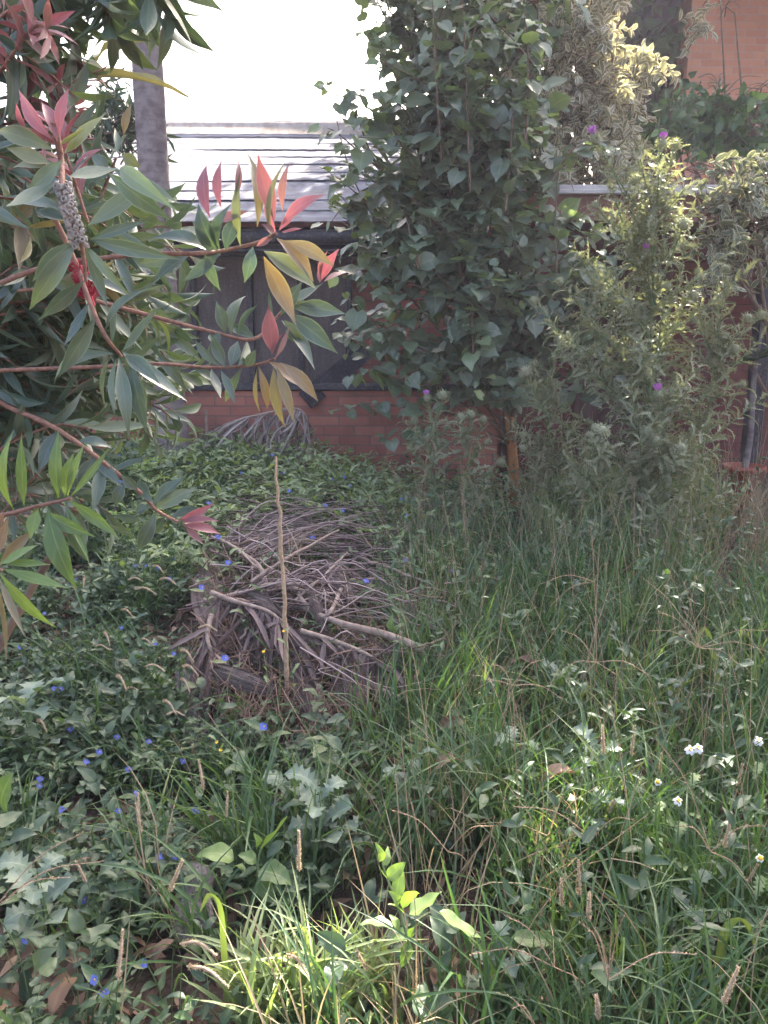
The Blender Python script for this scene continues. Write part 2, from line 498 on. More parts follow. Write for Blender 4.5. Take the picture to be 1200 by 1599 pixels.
M['leaf_pink'] = leaf_mat('young pink leaf', [(0, (.215, .070, .095)), (.4, (.26, .088, .11)), (.75, (.22, .115, .10)), (1, (.18, .135, .095))], .32, .5, .3, (.33, .20, .20), margin=((.33, .21, .21), 1.02), spots=.35, freq=9, spec=.8, tcol=(1.1, .8, .8))
M['leaf_gold'] = leaf_mat('young bronze leaf', [(0, (.19, .105, .075)), (.35, (.18, .135, .075)), (.7, (.15, .165, .085)), (1, (.12, .155, .085))], .32, .48, .3, (.25, .23, .15), margin=((.25, .23, .16), 1.02), spots=.3, freq=9, spec=.8, tcol=(1.1, 1.1, .55))
M['heart'] = leaf_mat('heart leaf', [(0, (.080, .115, .085)), (.4, (.125, .17, .115)), (.75, (.17, .225, .125)), (1, (.27, .33, .12))], .38, .42, .35, (.24, .29, .19), spots=.3, freq=7, spec=.9)
M['dark_leaf'] = leaf_mat('dark leaf', [(0, (.018, .038, .030)), (1, (.045, .085, .045))], .25, .45, .2, spots=.2)
M['canopy'] = leaf_mat('canopy leaf', [(0, (.03, .06, .03)), (1, (.06, .11, .04))], .3, .45, .2, spots=.1)
M['glossy'] = leaf_mat('glossy shrub leaf', [(0, (.035, .075, .04)), (.6, (.06, .12, .05)), (1, (.14, .24, .05))], .3, .35, .25, spots=.1)
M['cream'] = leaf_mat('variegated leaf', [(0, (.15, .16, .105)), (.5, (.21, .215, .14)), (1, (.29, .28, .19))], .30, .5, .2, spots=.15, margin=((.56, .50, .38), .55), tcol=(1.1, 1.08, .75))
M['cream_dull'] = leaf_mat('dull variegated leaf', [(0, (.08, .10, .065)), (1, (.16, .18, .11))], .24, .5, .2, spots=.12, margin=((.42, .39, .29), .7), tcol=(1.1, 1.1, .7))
M['thistle'] = leaf_mat('thistle leaf', [(0, (.125, .145, .095)), (.5, (.18, .20, .125)), (1, (.28, .29, .18))], .30, .6, .45, (.36, .37, .26), margin=((.38, .38, .25), .95), spots=.2, freq=12, tcol=(1.2, 1.2, .7))
M['weed'] = leaf_mat('weed leaf', [(0, (.024, .052, .034)), (.35, (.042, .082, .046)), (.75, (.072, .125, .055)), (1, (.16, .18, .07))], .33, .42, .22, spots=.35, freq=10)
M['weed_pale'] = leaf_mat('pale weed leaf', [(0, (.14, .18, .10)), (.5, (.20, .26, .13)), (1, (.30, .34, .17))], .35, .5, .25, spots=.25, freq=10)
M['broad'] = leaf_mat('broad weed leaf', [(0, (.07, .125, .055)), (.5, (.115, .185, .07)), (1, (.19, .27, .08))], .40, .40, .5, (.24, .32, .14), spots=.25, freq=9)
M['lobed_dark'] = leaf_mat('dull weed leaf', [(0, (.038, .070, .045)), (.5, (.062, .105, .062)), (1, (.13, .16, .08))], .3, .45, .3, (.12, .16, .10), spots=.35, freq=8)
M['grey_frond'] = leaf_mat('grey dead frond', [(0, (.16, .12, .115)), (.5, (.28, .23, .22)), (1, (.42, .36, .35))], .15, .75, .2, spots=.3, freq=1, tcol=(1, .95, .9))
M['brown_frond'] = leaf_mat('brown dead frond', [(0, (.050, .030, .030)), (.5, (.115, .074, .072)), (1, (.23, .165, .16))], .12, .75, .2, spots=.4, freq=1, tcol=(1, .95, .9))
M['lobed'] = leaf_mat('bluish lobed leaf', [(0, (.08, .125, .10)), (.5, (.13, .18, .14)), (1, (.20, .25, .19))], .28, .5, .25, spots=.15, freq=9)
M['grass'] = leaf_mat('grass blade', [(0, (.034, .078, .040)), (.45, (.064, .124, .056)), (.8, (.115, .175, .066)), (1, (.27, .26, .11))], .36, .42, .12, spots=.2, freq=1)
M['drygrass'] = leaf_mat('dry grass blade', [(0, (.20, .15, .10)), (.5, (.32, .25, .16)), (1, (.45, .36, .24))], .25, .65, .1, spots=.3, freq=1, tcol=(1.1, 1, .8))
M['lime'] = leaf_mat('lime seedling leaf', [(0, (.16, .28, .06)), (1, (.26, .38, .08))], .42, .45, .2, spots=.05)
M['yellow_leaf'] = leaf_mat('yellowing leaf', [(0, (.22, .23, .11)), (.5, (.28, .26, .13)), (1, (.34, .29, .16))], .28, .5, .35, (.28, .24, .10), spots=.45, freq=22, tcol=(1.05, 1.0, .6))
M['litter'] = leaf_mat('dry leaf litter', [(0, (.075, .042, .030)), (.5, (.17, .095, .065)), (1, (.30, .20, .145))], .12, .7, .4, (.25, .17, .12), spots=.6, freq=8, tcol=(1.1, .9, .7))
M['soil'] = surf_mat('dark soil', [(.3, (.030, .022, .016)), (.55, (.065, .045, .034)), (.75, (.12, .085, .065))], 22, .95, 1.0, .03, detail=8)
M['stem_red'] = surf_mat('reddish young stem', [(.3, (.15, .075, .06)), (.7, (.27, .15, .115))], 160, .75, .8, .003, detail=8)
M['bark'] = surf_mat('brown bark', [(.3, (.09, .06, .045)), (.7, (.20, .14, .10))], 40, .85, .8, .006, (1, 1, .3))
M['bark_orange'] = surf_mat('orange brown bark', [(.3, (.24, .09, .03)), (.7, (.40, .17, .06))], 30, .75, .5, .005, (1, 1, .25))
M['bark_grey'] = surf_mat('grey smooth bark', [(.3, (.105, .08, .085)), (.7, (.21, .175, .175))], 3, .9, .8, .010, (2.5, 2.5, 9), detail=8, scale2=16, col2=(.27, .235, .235), amt2=.5)
M['green_stem'] = surf_mat('green stem', [(.3, (.09, .14, .06)), (.7, (.16, .21, .09))], 50, .6, .3, .002)
M['twig'] = surf_mat('pale dead twig', [(.25, (.085, .055, .055)), (.55, (.19, .135, .13)), (.8, (.36, .28, .27))], 40, .85, .6, .002, usevar=.65)
M['stick'] = surf_mat('weathered stick', [(.3, (.16, .11, .09)), (.7, (.34, .26, .22))], 35, .85, .6, .003)
M['sheath'] = strip_mat('dead palm sheath', [(.30, (.035, .024, .022)), (.46, (.10, .072, .065)), (.58, (.19, .145, .135)), (.72, (.36, .29, .28))])
M['fibre'] = surf_mat('palm fibre', [(.3, (.13, .075, .055)), (.7, (.28, .18, .14))], 50, .9, .4, .002, usevar=.5)
M['log'] = surf_mat('weathered grey log', [(.3, (.10, .085, .08)), (.6, (.22, .19, .185)), (.8, (.33, .29, .28))], 14, .9, 1.0, .012, (9, 9, 1.2))
M['straw'] = surf_mat('straw stalk', [(.3, (.26, .17, .11)), (.7, (.46, .33, .22))], 90, .75, .6, .003, detail=8)
M['seed'] = surf_mat('seed head', [(.3, (.36, .27, .18)), (.7, (.58, .45, .32))], 120, .85, .6, .002)
M['capsule'] = surf_mat('woody seed capsule', [(.3, (.16, .145, .13)), (.7, (.32, .29, .27))], 90, .8, .6, .002)
M['blue'] = leaf_mat('blue petal', [(0, (.09, .13, .48)), (1, (.17, .21, .62))], .3, .6, .35, (.30, .33, .70), spots=0, tcol=(.9, .9, 1.1), freq=5)
M['white_petal'] = leaf_mat('white petal', [(0, (.78, .78, .80)), (1, (.84, .84, .84))], .35, .6, .0, spots=0, tcol=(1, 1, 1))
M['yellow'] = surf_mat('yellow flower centre', [(.3, (.62, .36, .02)), (.7, (.80, .55, .05))], 150, .8, .5, .002)
M['purple'] = surf_mat('purple thistle floret', [(.3, (.40, .10, .42)), (.7, (.62, .22, .62))], 90, .7, .3, .002)
M['crimson'] = surf_mat('crimson stamen', [(.3, (.26, .010, .035)), (.7, (.40, .025, .07))], 90, .6, .3, .002)
M['brick'] = brick_mat('garden wall brick', (.43, .17, .125), (.31, .115, .09), (.22, .14, .12), stain=.5)
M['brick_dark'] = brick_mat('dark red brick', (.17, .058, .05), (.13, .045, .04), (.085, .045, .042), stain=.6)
M['brick_house'] = brick_mat('house brick', (.62, .31, .20), (.54, .25, .165), (.50, .33, .26), stain=.05)
M['fibro'] = surf_mat('weathered fibre cement', [(.25, (.14, .138, .165)), (.5, (.19, .188, .222)), (.75, (.25, .247, .285))], 5, .95, .4, .006, (.6, 2.5, 1), detail=8, scale2=7, col2=(.11, .10, .105), amt2=.5, spec=.1)
M['ridge'] = surf_mat('ridge capping', [(.3, (.42, .36, .33)), (.7, (.58, .51, .47))], 8, .9, .5, .01, (1, 1, .4), scale2=9, col2=(.30, .22, .19), amt2=.5)
M['dark_paint'] = surf_mat('dark blue grey paint', [(.3, (.020, .021, .030)), (.7, (.040, .040, .055))], 6, .45, .2, .004, scale2=40, col2=(.12, .11, .12), amt2=.35)
M['panel'] = surf_mat('dark stained panel', [(.3, (.060, .048, .052)), (.7, (.105, .085, .088))], 7, .55, .3, .004, (3, 3, .6), scale2=70, col2=(.20, .17, .17), amt2=.22)
M['timber_red'] = surf_mat('red brown painted timber', [(.3, (.13, .05, .035)), (.7, (.22, .095, .07))], 12, .6, .3, .004, (.4, 1, 3))
M['timber_dark'] = surf_mat('dark brown timber', [(.3, (.055, .032, .030)), (.7, (.11, .065, .058))], 8, .7, .4, .005, (5, 5, .6))
M['metal_edge'] = surf_mat('galvanised edge', [(.3, (.38, .34, .33)), (.7, (.55, .51, .50))], 14, .6, .3, .004)
M['terracotta'] = surf_mat('red plastic pot', [(.3, (.27, .055, .042)), (.7, (.36, .085, .065))], 12, .5, .2, .003, scale2=25, col2=(.16, .08, .06), amt2=.4)
M['white_wall'] = surf_mat('pale render', [(.3, (.62, .60, .58)), (.7, (.74, .72, .70))], 6, .9, .3, .004)

# ------------------------------------------------------------------ ground
def axis(parts):
    out = []
    for a, b, s in parts: out += list(np.arange(a, b, s))
    return np.array(out + [parts[-1][1]])
gx = axis([(-60, -8, 6.5), (-8, -3, .4), (-3, 3, .06), (3, 8, .4), (8, 60, 6.5)])
gy = axis([(-40, -4, 6), (-4, .4, .3), (.4, 6.4, .06), (6.4, 10, .4), (10, 60, 6.25)])
X, Y = np.meshgrid(gx, gy)
rg = np.random.default_rng(1)
Z = ground_z(X, Y)
near = (np.abs(X) < 3) & (Y > .4) & (Y < 6.4)
Z = Z + np.where(near, rg.normal(0, .008, X.shape), 0)
nx = len(gx); ii = np.arange(len(gy) - 1)[:, None] * nx; jj = np.arange(nx - 1)[None, :]
F = np.stack([ii + jj, ii + jj + 1, ii + jj + nx + 1, ii + jj + nx], -1).reshape(-1, 4)
g = MB().add(np.stack([X, Y, Z], -1).reshape(-1, 3), F).build('ground', M['soil'])
tag(g, 'dark soil of the overgrown garden under the weeds', 'ground', kind='structure')

# sun flecks that the photograph shows: gaps in the foliage towards the sun
SPOTS = [(P(1035, 262, 4.3), .14), (P(1060, 355, 4.3), .10), (P(985, 320, 4.3), .07), (P(900, 120, 6.3), .40), (P(990, 60, 6.3), .25), (P(990, 160, 6.3), .30),
         (P(830, 60, 6.3), .25), (P(960, 250, 6.3), .25), (P(1170, 150, 6.6), .5), (P(1120, 60, 7.8), .6),
         (G(450, 1540, .3), .15), (G(420, 1590, .2), .14), (G(520, 1590, .2), .14), (G(540, 1520, .3), .15), (P(610, 1360, 1.42), .11), (P(660, 1405, 1.42), .10), (P(585, 1440, 1.42), .10), (P(715, 1442, 1.42), .09),
         (P(1105, 1000, 2.2), .05), (P(1042, 965, 2.4), .04), (G(840, 1465, .1), .07), (P(985, 590, 4.3), .10), (P(1160, 1470, 1.6), .08)]
def lit_gap(p, k=1.0, grow=0.0):
    p = np.asarray(p); keep = np.ones(len(p), bool)
    for c, r in SPOTS:
        d = p - c; t = d @ SUN
        dist = np.linalg.norm(d - t[:, None] * SUN, axis=1)
        keep &= ~((t > .12) & (dist < r * k + grow))
    return keep

# ------------------------------------------------------------------ low outbuilding with the weathered roof
EY, EZ, RY, RZ = 6.2, 2.45, 9.0, 3.80
shed = thing('outbuilding', 'low brick outbuilding with a weathered grey sheet roof and dark wall panels', 'shed', (-1.8, 6.7, .5))
mb = MB()
rs = np.random.default_rng(3)
xs = np.arange(-5.6, 1.32, .035)
nrow = 11
for k in range(nrow):
    f0, f1 = k / nrow, (k + 1) / nrow + .012
    ph = rs.uniform(0, 6)
    rag = .0022 * np.sin(xs * 2 * pi / .17 + ph * .1) + np.interp(xs, np.arange(-6, 2, .23), rs.normal(0, .0022, len(np.arange(-6, 2, .23))))
    sag = .02 * np.sin(xs * .9 + k * .4)
    rows = []
    for j, (f, up) in enumerate(((f0, -.001), (f0, .003), (f0 + .015, .0035), ((f0 + f1) / 2, .0), (f1, -0.006))):
        yy = EY + (RY - EY) * f + (rag * .8 if j < 3 else 0) + (.02 * np.sin(xs * 1.7 + ph) if j < 3 else 0)
        zz = EZ + (RZ - EZ) * f + up + (rag if j < 4 else rag * .5) * .8 + sag * .3
        rows.append(np.stack([xs, np.broadcast_to(yy, xs.shape), zz], -1))
    V = np.concatenate(rows); n = len(xs)
    i_ = np.arange(4)[:, None] * n; j_ = np.arange(n - 1)[None, :]
    F = np.stack([i_ + j_, i_ + j_ + 1, i_ + j_ + n + 1, i_ + j_ + n], -1).reshape(-1, 4)
    U = np.zeros((len(V), 3)); U[:, 2] = rs.uniform(0, 1)
    mb.add(V, F, U)
roof = mb.build('roof', M['fibro'], shed, False)
mb = MB()
for k in range(12):
    x0 = -5.6 + k * .58
    mb.tube(np.array([[x0, RY, RZ + .01], [x0 + .575, RY, RZ + .012 + rs.normal(0, .004)]]), .10, 10)
mb.box((-2.15, RY - .09, RZ + .0), (6.95, .02, .14), bev=.005)
mb.build('ridge_cap', M['ridge'], roof)
mb = MB()
mb.box((-2.15, EY + .14, EZ - .13), (6.8, .03, .22), bev=.006)
mb.box((-2.15, 6.42, EZ - .215), (6.8, .5, .02))
mb.build('eave_board', M['dark_paint'], shed)
mb = MB(); mb.tube(np.array([[-5.5, EY + .07, EZ - .09], [1.25, EY + .07, EZ - .11]]), .055, 10)
mb.build('gutter', M['dark_paint'], shed)
xb = P(548, 450, 6.7)[0]
for c_, s_ in ((((xb + 1.3) / 2, 6.8, 1.35), (1.3 - xb, .2, 2.2)), ((-4.2, 6.8, 1.35), (2.8, .2, 2.2)), ((-2.15, 9.3, 1.9), (6.8, .2, 3.6)), ((1.2, 8.05, 1.4), (.2, 2.28, 2.4)), ((-5.5, 8.05, 1.4), (.2, 2.28, 2.4))):
    mb = MB(); mb.box(c_, s_); mb.build('wall', M['brick'], shed, smooth=False)
# dark panels in the opening
edges = [P(x, 450, 6.66)[0] for x in (150, 205, 246, 304, 392, 470, 546)]
for a, b in zip(edges[:-1], edges[1:]):
    mb = MB(); mb.box(((a + b) / 2, 6.66, 1.62), (b - a - .045, .04, 1.36), bev=.008)
    mb.build('dark_panel', M['panel'], shed, smooth=False)
mb = MB()
for e in edges: mb.box((e, 6.63, 1.62), (.045, .07, 1.36), bev=.006)
mb.box(((edges[0] + edges[-1]) / 2, 6.63, .95), (edges[-1] - edges[0] + .045, .08, .05), bev=.006)
mb.build('panel_frame', M['dark_paint'], shed, smooth=False)

# low brick wall with dark coping
wl, wr = -3.6, P(775, 650, 6.1)[0]
gw = thing('garden_wall', 'low red brick garden wall with a dark coping below the outbuilding', 'wall', ((wl + wr) / 2, 6.1, .4))
mb = MB(); mb.box(((wl + wr) / 2, 6.1, .73), (wr - wl, .22, .90)); mb.build('brickwork', M['brick'], gw, smooth=False)
mb = MB(); mb.box(((wl + wr) / 2 - .02, 6.1, 1.21), (wr - wl + .06, .28, .05), bev=.008); mb.build('coping', M['dark_paint'], gw, smooth=False)
# dark board leaning on the wall
a, b = P(478, 625, 5.92), P(575, 545, 6.35)
d = b - a; Lb = np.linalg.norm(d)
V = []
perp = nrm(np.cross(d, [0, 1, 0])); q = nrm(np.cross(d, perp))
for s in (0, 1):
    for u in (-1, 1):
        for v in (-1, 1): V.append(a + d * s + perp * u * .075 + q * v * .02)
lb = MB().add(np.array(V), np.array([[0, 1, 3, 2], [4, 6, 7, 5], [0, 4, 5, 1], [2, 3, 7, 6], [0, 2, 6, 4], [1, 5, 7, 3]])).build('timber_board', M['dark_paint'], None, False)
tag(lb, 'black board propped at a slant on the coping of the low brick wall', 'board')

# ------------------------------------------------------------------ lean-to on the right
lz = 2.62
lean = thing('open_lean_to', 'shaded brick lean-to with red brown fascia and pale roof edge', 'lean-to', (2.6, 6.6, .35))
mb = MB(); mb.box((2.75, 5.86, lz - .13), (3.6, .05, .19), bev=.005); mb.build('fascia', M['timber_red'], lean, False)
mb = MB(); mb.box((2.75, 6.9, lz + .0), (3.75, 2.25, .03), rx=.03, bev=.004); rf = mb.build('roof', M['metal_edge'], lean, False)
mb = MB(); mb.box((2.75, 5.80, lz - .005), (3.75, .03, .035), bev=.005); mb.build('roof_edge', M['metal_edge'], rf, False)
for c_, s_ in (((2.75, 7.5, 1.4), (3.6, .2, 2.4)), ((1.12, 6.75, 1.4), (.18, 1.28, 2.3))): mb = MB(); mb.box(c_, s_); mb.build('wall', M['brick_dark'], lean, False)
xp = P(1192, 550, 5.9)[0]
mb = MB(); mb.box((xp, 5.95, 1.4), (.11, .11, 2.2), bev=.008); mb.build('post', M['dark_paint'], lean, False)
mb = MB(); mb.box((xp - .62, 7.38, 1.35), (.85, .04, 2.0), bev=.01); mb.build('door', M['timber_dark'], lean, False)
mb = MB()
for k in range(4): mb.box((2.75, 6.1 + k * .42, lz - .08), (3.5, .05, .10))
mb.build('rafter', M['timber_dark'], lean, False)

# ------------------------------------------------------------------ tall house behind
hx = P(1074, 100, 9.6)[0]
house = thing('brick_house', 'tall orange brick house behind the lean-to, with a dark timber side', 'house', (6.2, 10.5, .3))
mb = MB(); mb.box((hx + 2.6, 10.6, 3.4), (5.2, 2.0, 6.4)); mb.build('wall', M['brick_house'], house, False)
hx2 = P(985, 100, 9.9)[0]
mb = MB()
nb = 7; ws = (hx - hx2 - .02) / nb
for k in range(nb): mb.box((hx2 + ws * (k + .5), 10.15 + .004 * (k % 2), 3.4), (ws - .008, .5, 6.3), bev=.006)
mb.build('timber_cladding', M['timber_dark'], house, False)
mb = MB()
for k, (ya, yb) in enumerate(((92, -22), (62, -58), (34, -95))):
    p0, p1 = P(985, ya, 9.55), P(1074, yb, 9.55)
    dd = p1 - p0
    mb.box((p0 + p1) / 2, (.16 + .02 * k, .09, .09)) if False else mb.tube(np.array([p0 - dd * .15, p1 + dd * .3]), .055, 4)
mb.build('barge_board', M['dark_paint'], house, False)
mb = MB()
V = np.array([[hx2 - .5, 9.2, 5.75], [hx + 5.6, 9.2, 5.75], [hx + 5.6, 10.7, 7.6], [hx2 - .5, 10.7, 7.6], [hx + 5.6, 12.2, 5.75], [hx2 - .5, 12.2, 5.75]])
V = np.concatenate([V, V + [0, 0, .12]])
mb.add(V, np.array([[0, 1, 2, 3], [3, 2, 4, 5], [6, 9, 8, 7], [9, 11, 10, 8], [0, 6, 7, 1], [5, 4, 10, 11], [0, 3, 9, 6], [3, 5, 11, 9], [1, 7, 8, 2], [2, 8, 10, 4]]))
mb.build('roof', M['fibro'], house, False)
# pale wall between lean-to and house
pw = MB().box((3.0, 9.0, 1.75), (3.4, .15, 2.9), bev=.01).build('rendered_wall', M['white_wall'], None, False)
tag(pw, 'pale rendered wall glimpsed through leaves above the lean-to roof', 'wall')

# ------------------------------------------------------------------ tall tree added behind to shade the garden; crown mostly out of view
rt = np.random.default_rng(11)
def crown_leaves(mb, c, r, n, L, W, rng, tpls=T_CARD, clumps=60, cl=.42, keepf=None):
    cc = rand_dir(rng, clumps) * rng.uniform(.35, 1, (clumps, 1)) ** .5 * r + c
    k = rng.integers(0, clumps, n)
    p = cc[k] + rng.normal(0, cl, (n, 3)) * [1, 1, .7]
    d = nrm(rng.normal(size=(n, 3)) + [0, 0, -.3]); nn = rand_dir(rng, n, .9)
    keep = lit_gap(p, 1.0, .075)
    if keepf is not None: keep &= keepf(p)
    p, d, nn = p[keep], d[keep], nn[keep]
    s = rng.uniform(.7, 1.3, len(p)); v = np.clip(rng.beta(2, 2, clumps)[k][keep] * .6 + rng.uniform(0, .4, len(p)), 0, 1)
    scatter_leaves(mb, tpls, p, d, nn, L * s, W * s, v, rng)
    return cc
def offsky(p):     # keeps the crown out of the open sky of the photograph
    yr_top = (p[:, 2] - CAM_Z) / p[:, 1]
    px = 600 + p[:, 0] / p[:, 1] * 1130
    return (yr_top > .45) | ((px > 640) & (px < 1010))
tall = thing('added_shade_tree', 'tall dense tree added behind the lean-to, mostly out of view, to shade the garden', 'tree', (2.4, 8.7, .3))
mb = MB()
tr = catmull([(2.4, 8.7, .2), (2.45, 8.72, 2.2), (2.3, 8.8, 4.2), (2.7, 9.0, 6.4)], 14)
mb.tube(tr, [.17, .14, .11, .05], 9)
mb.build('trunk', M['bark'], tall)
mb = MB()
cc = crown_leaves(mb, np.array([2.9, 9.1, 6.6]), np.array([3.6, 1.7, 2.4]), 21000, .17, .095, rt, clumps=90, cl=.48, keepf=offsky)
mb.build('crown', M['canopy'], tall)
mb = MB()
for c in cc[::3]:
    if offsky(c[None])[0]:
        s = sample(tr, np.array([rt.uniform(.5, .95)]))[0]
        lp = catmull([s, (s + c) / 2 + rt.normal(0, .15, 3), c], 7)
        if lit_gap(lp).all(): mb.tube(lp, [.04, .025, .01], 5)
mb.build('limb', M['bark'], tall)

# dark conifer-like tree edge against the sky
dk = thing('dark_tree', 'dark fine leaved tree against the white sky behind the heart leaved tree', 'tree', (.55, 7.6, .4))
mb = MB(); tdk = catmull([(.55, 7.6, .3), (.5, 7.6, 2.4), (.45, 7.6, 5.6)], 12); mb.tube(tdk, [.1, .08, .03], 8); mb.build('trunk', M['bark'], dk)
mb = MB(); rk = np.random.default_rng(12)
for k in range(120):
    z = rk.uniform(2.7, 5.9); az = rk.uniform(0, 2 * pi); rr = rk.uniform(.35, .78) * (1 - .25 * abs(z - 3.9) / 2)
    s = np.array([.5, 7.6, z - .25]); e = np.array([.5 + cos(az) * rr, 7.6 + sin(az) * rr, z + rk.uniform(-.1, .2)])
    shoot_leaves(mb, T_LANCE_L, catmull([s, (s + e) / 2 + [0, 0, -.06], e], 8), 46, .075, .02, rk, ang=50, t0=.2, taper=.1)
mb.build('crown', M['dark_leaf'], dk)

# ------------------------------------------------------------------ heart-leaved tree in the middle
ht = thing('heart_leaved_tree', 'bushy heart leaved tree with an orange brown trunk in the middle of the garden', 'tree', P(805, 782, 5.3))
rh = np.random.default_rng(21)
mbS, mbT, mbL = MB(), MB(), MB()
trk = catmull([P(806, 790, 5.3), P(800, 700, 5.3), P(790, 600, 5.35), P(768, 420, 5.4), P(770, 250, 5.5), P(760, 40, 5.6), P(770, -200, 5.8)], 26)
mbT.tube(trk, [.038, .034, .030, .026, .02, .014, .006], 9)
trk2 = catmull([P(800, 650, 5.3), P(830, 480, 5.2), P(850, 300, 5.3), P(840, 60, 5.4), P(850, -180, 5.5)], 20)
trk3 = catmull([P(795, 620, 5.3), P(720, 480, 5.2), P(665, 300, 5.2), P(645, 90, 5.3), P(640, -160, 5.4)], 20)
trk4 = catmull([P(800, 640, 5.3), P(745, 520, 5.0), P(705, 330, 5.0), P(700, 120, 5.1), P(705, -120, 5.2)], 20)
mbT.build('trunk', M['bark_orange'], ht); mbT = MB()
for t_ in (trk2, trk3, trk4): mbT = MB(); mbT.tube(t_, [.020, .015, .010, .006, .003], 7); mbT.build('limb', M['bark'], ht)
def heart_shoot(pts, n, L=.112, t0=.12):
    pts = catmull(pts, 18)
    mbS.tube(pts, [.008, .005, .002], 5)
    t = np.clip(np.linspace(t0, 1, n) + rh.normal(0, .4 / n, n), 0, 1)
    p = sample(pts, t)
    ph = rh.uniform(0, 2 * pi, n)
    rad = np.stack([np.cos(ph), np.sin(ph) - .35, rh.normal(0, .2, n)], -1)
    p = p + rad * rh.uniform(.02, .07, (n, 1))
    d = nrm(rad * rh.uniform(.3, 1.0, (n, 1)) + np.stack([np.zeros(n), np.zeros(n), rh.uniform(-1.0, .25, n)], -1))
    nn = nrm(rad * .5 + np.stack([rh.normal(0, .4, n), -rh.uniform(.1, .8, n), rh.uniform(.3, 1.2, n)], -1))
    s = np.clip(rh.normal(.92, .30, n) * (1.1 - .45 * t ** 3), .35, 1.4)
    var = np.clip(rh.beta(1.6, 2.6, n) * .8 + .25 * (t > .93) * rh.uniform(0, 1.5, n), 0, 1)
    k = lit_gap(p, .9, .04)
    lx, ly = 600 + p[:, 0] / p[:, 1] * 1215, 799.5 - 1200 * np.tan(np.arctan2(p[:, 2] - CAM_Z, p[:, 1]) + PITCH)
    k &= ~((ly > 625) & (lx > 690))
    scatter_leaves(mbL, T_HEART, p[k], d[k], nn[k], (L * s)[k], (L * .92 * s)[k], var[k], rh)
poly = [(580, -60, 900, -60), (575, 50, 890, 50), (560, 140, 870, 140), (535, 230, 880, 230), (530, 310, 900, 310), (535, 390, 970, 390), (550, 470, 1000, 470), (570, 550, 990, 550), (630, 590, 900, 590)]
for k in range(225):
    r_ = poly[rh.integers(0, len(poly))]
    tx = rh.uniform(r_[0], r_[2]); ty = r_[1] + rh.uniform(-50, 50)
    tk = (trk, trk2, trk3, trk4)[rh.integers(0, 4)]
    tgt = P(tx, ty, rh.uniform(4.7, 6.0))
    f = np.clip((tgt[2] - .9) / 3.6 - rh.uniform(.0, .14), .10, .9)
    s = sample(tk, np.array([f]))[0]
    mid = (s + tgt) / 2 + rh.normal(0, .08, 3) + [0, 0, .06]
    heart_shoot([s, mid, tgt], rh.integers(18, 30))
# shoots that arch out to the left against the roof and the sky
for pl in ([(690, 430), (600, 360), (545, 260), (512, 118)], [(670, 420), (600, 340), (555, 300), (505, 262)], [(640, 330), (580, 240), (548, 150), (520, 140)], [(660, 300), (590, 260), (530, 210), (512, 200)],
           [(690, 560), (610, 520), (560, 480), (535, 455)], [(690, 520), (610, 430), (545, 355), (520, 345)], [(700, 600), (640, 560), (570, 545), (540, 520)],
           [(740, 650), (660, 640), (580, 630), (515, 645)], [(760, 680), (700, 690), (640, 670), (600, 690)], [(640, 430), (590, 400), (560, 385), (545, 400)], [(680, 470), (620, 450), (575, 430), (530, 430)], [(690, 580), (630, 560), (580, 500), (540, 505)], [(680, 600), (620, 600), (580, 575), (550, 590)], [(660, 500), (600, 480), (560, 520), (540, 560)], [(680, 200), (620, 120), (575, 60), (560, 20)], [(650, 330), (590, 290), (540, 320), (515, 350)], [(700, 360), (640, 250), (580, 150), (535, 165)], [(860, 420), (930, 360), (990, 370), (1010, 420)], [(850, 300), (900, 230), (950, 235)], [(870, 520), (940, 470), (985, 500)], [(660, 260), (600, 190), (555, 190)], [(700, 450), (620, 360), (560, 330), (525, 300)]):
    heart_shoot([P(x, y, 5.1) for x, y in pl], rh.integers(13, 19), .115, .25)
# upright leading shoots seen in front of the mass
for pl in ([(735, 300), (728, 120), (722, -20)], [(790, 330), (800, 200), (806, 120)], [(690, 250), (680, 100), (676, 0)], [(870, 420), (868, 330), (872, 268)], [(740, 560), (738, 500), (742, 480)], [(820, 250), (825, 90), (815, -20)], [(655, 420), (640, 360), (632, 330)]):
    heart_shoot([P(x, y, 4.75) for x, y in pl], 14, .10)
mbS.build('branch', M['bark'], ht); mbL.build('foliage', M['heart'], ht)

# ------------------------------------------------------------------ variegated shrubs
def mass(name, label, cat, base, mat, regions, Yr, nshoot, nleaf, L, W, seed, tpls=T_ELLIP, stem='bark', slen=.45, ang=50, droop=.3, gap=.6, group=None, via=None):
    r = np.random.default_rng(seed)
    o = thing(name, label, cat, base, group)
    ms, ml = MB(), MB()
    areas = np.array([(x1 - x0) * (y1 - y0) * w_ for x0, y0, x1, y1, w_ in regions], float); areas /= areas.sum()
    main = []
    c0 = np.array(base, float)
    for k in range(nshoot):
        x0, y0, x1, y1, _ = regions[r.choice(len(regions), p=areas)]
        c = P(r.uniform(x0, x1), r.uniform(y0, y1), r.uniform(*Yr))
        out = nrm(np.array([r.normal(), r.normal() - .5, r.uniform(-.4, .9)]))
        pts = catmull([c - out * slen * .5, c + [0, 0, .05], c + out * slen * .5 - [0, 0, .06]], 9)
        ms.tube(pts, [.006, .004, .002], 4)
        shoot_leaves(ml, tpls, pts, nleaf, L, W, r, ang=ang, droop=droop, taper=.15, clip=lambda p: lit_gap(p, gap))
        if k % (6 if via is None else 30) == 0: main.append(pts[0])
    for e in main:
        ms.tube(catmull([c0 + r.normal(0, .05, 3) * [1, 1, 0], (c0 * .5 + e * .5 if via is None else np.array(via)) + r.normal(0, .10, 3), e], 11), [.03, .018, .006], 5)
    ms.build('stem', M[stem], o); ml.build('foliage', M[mat], o)
    return o
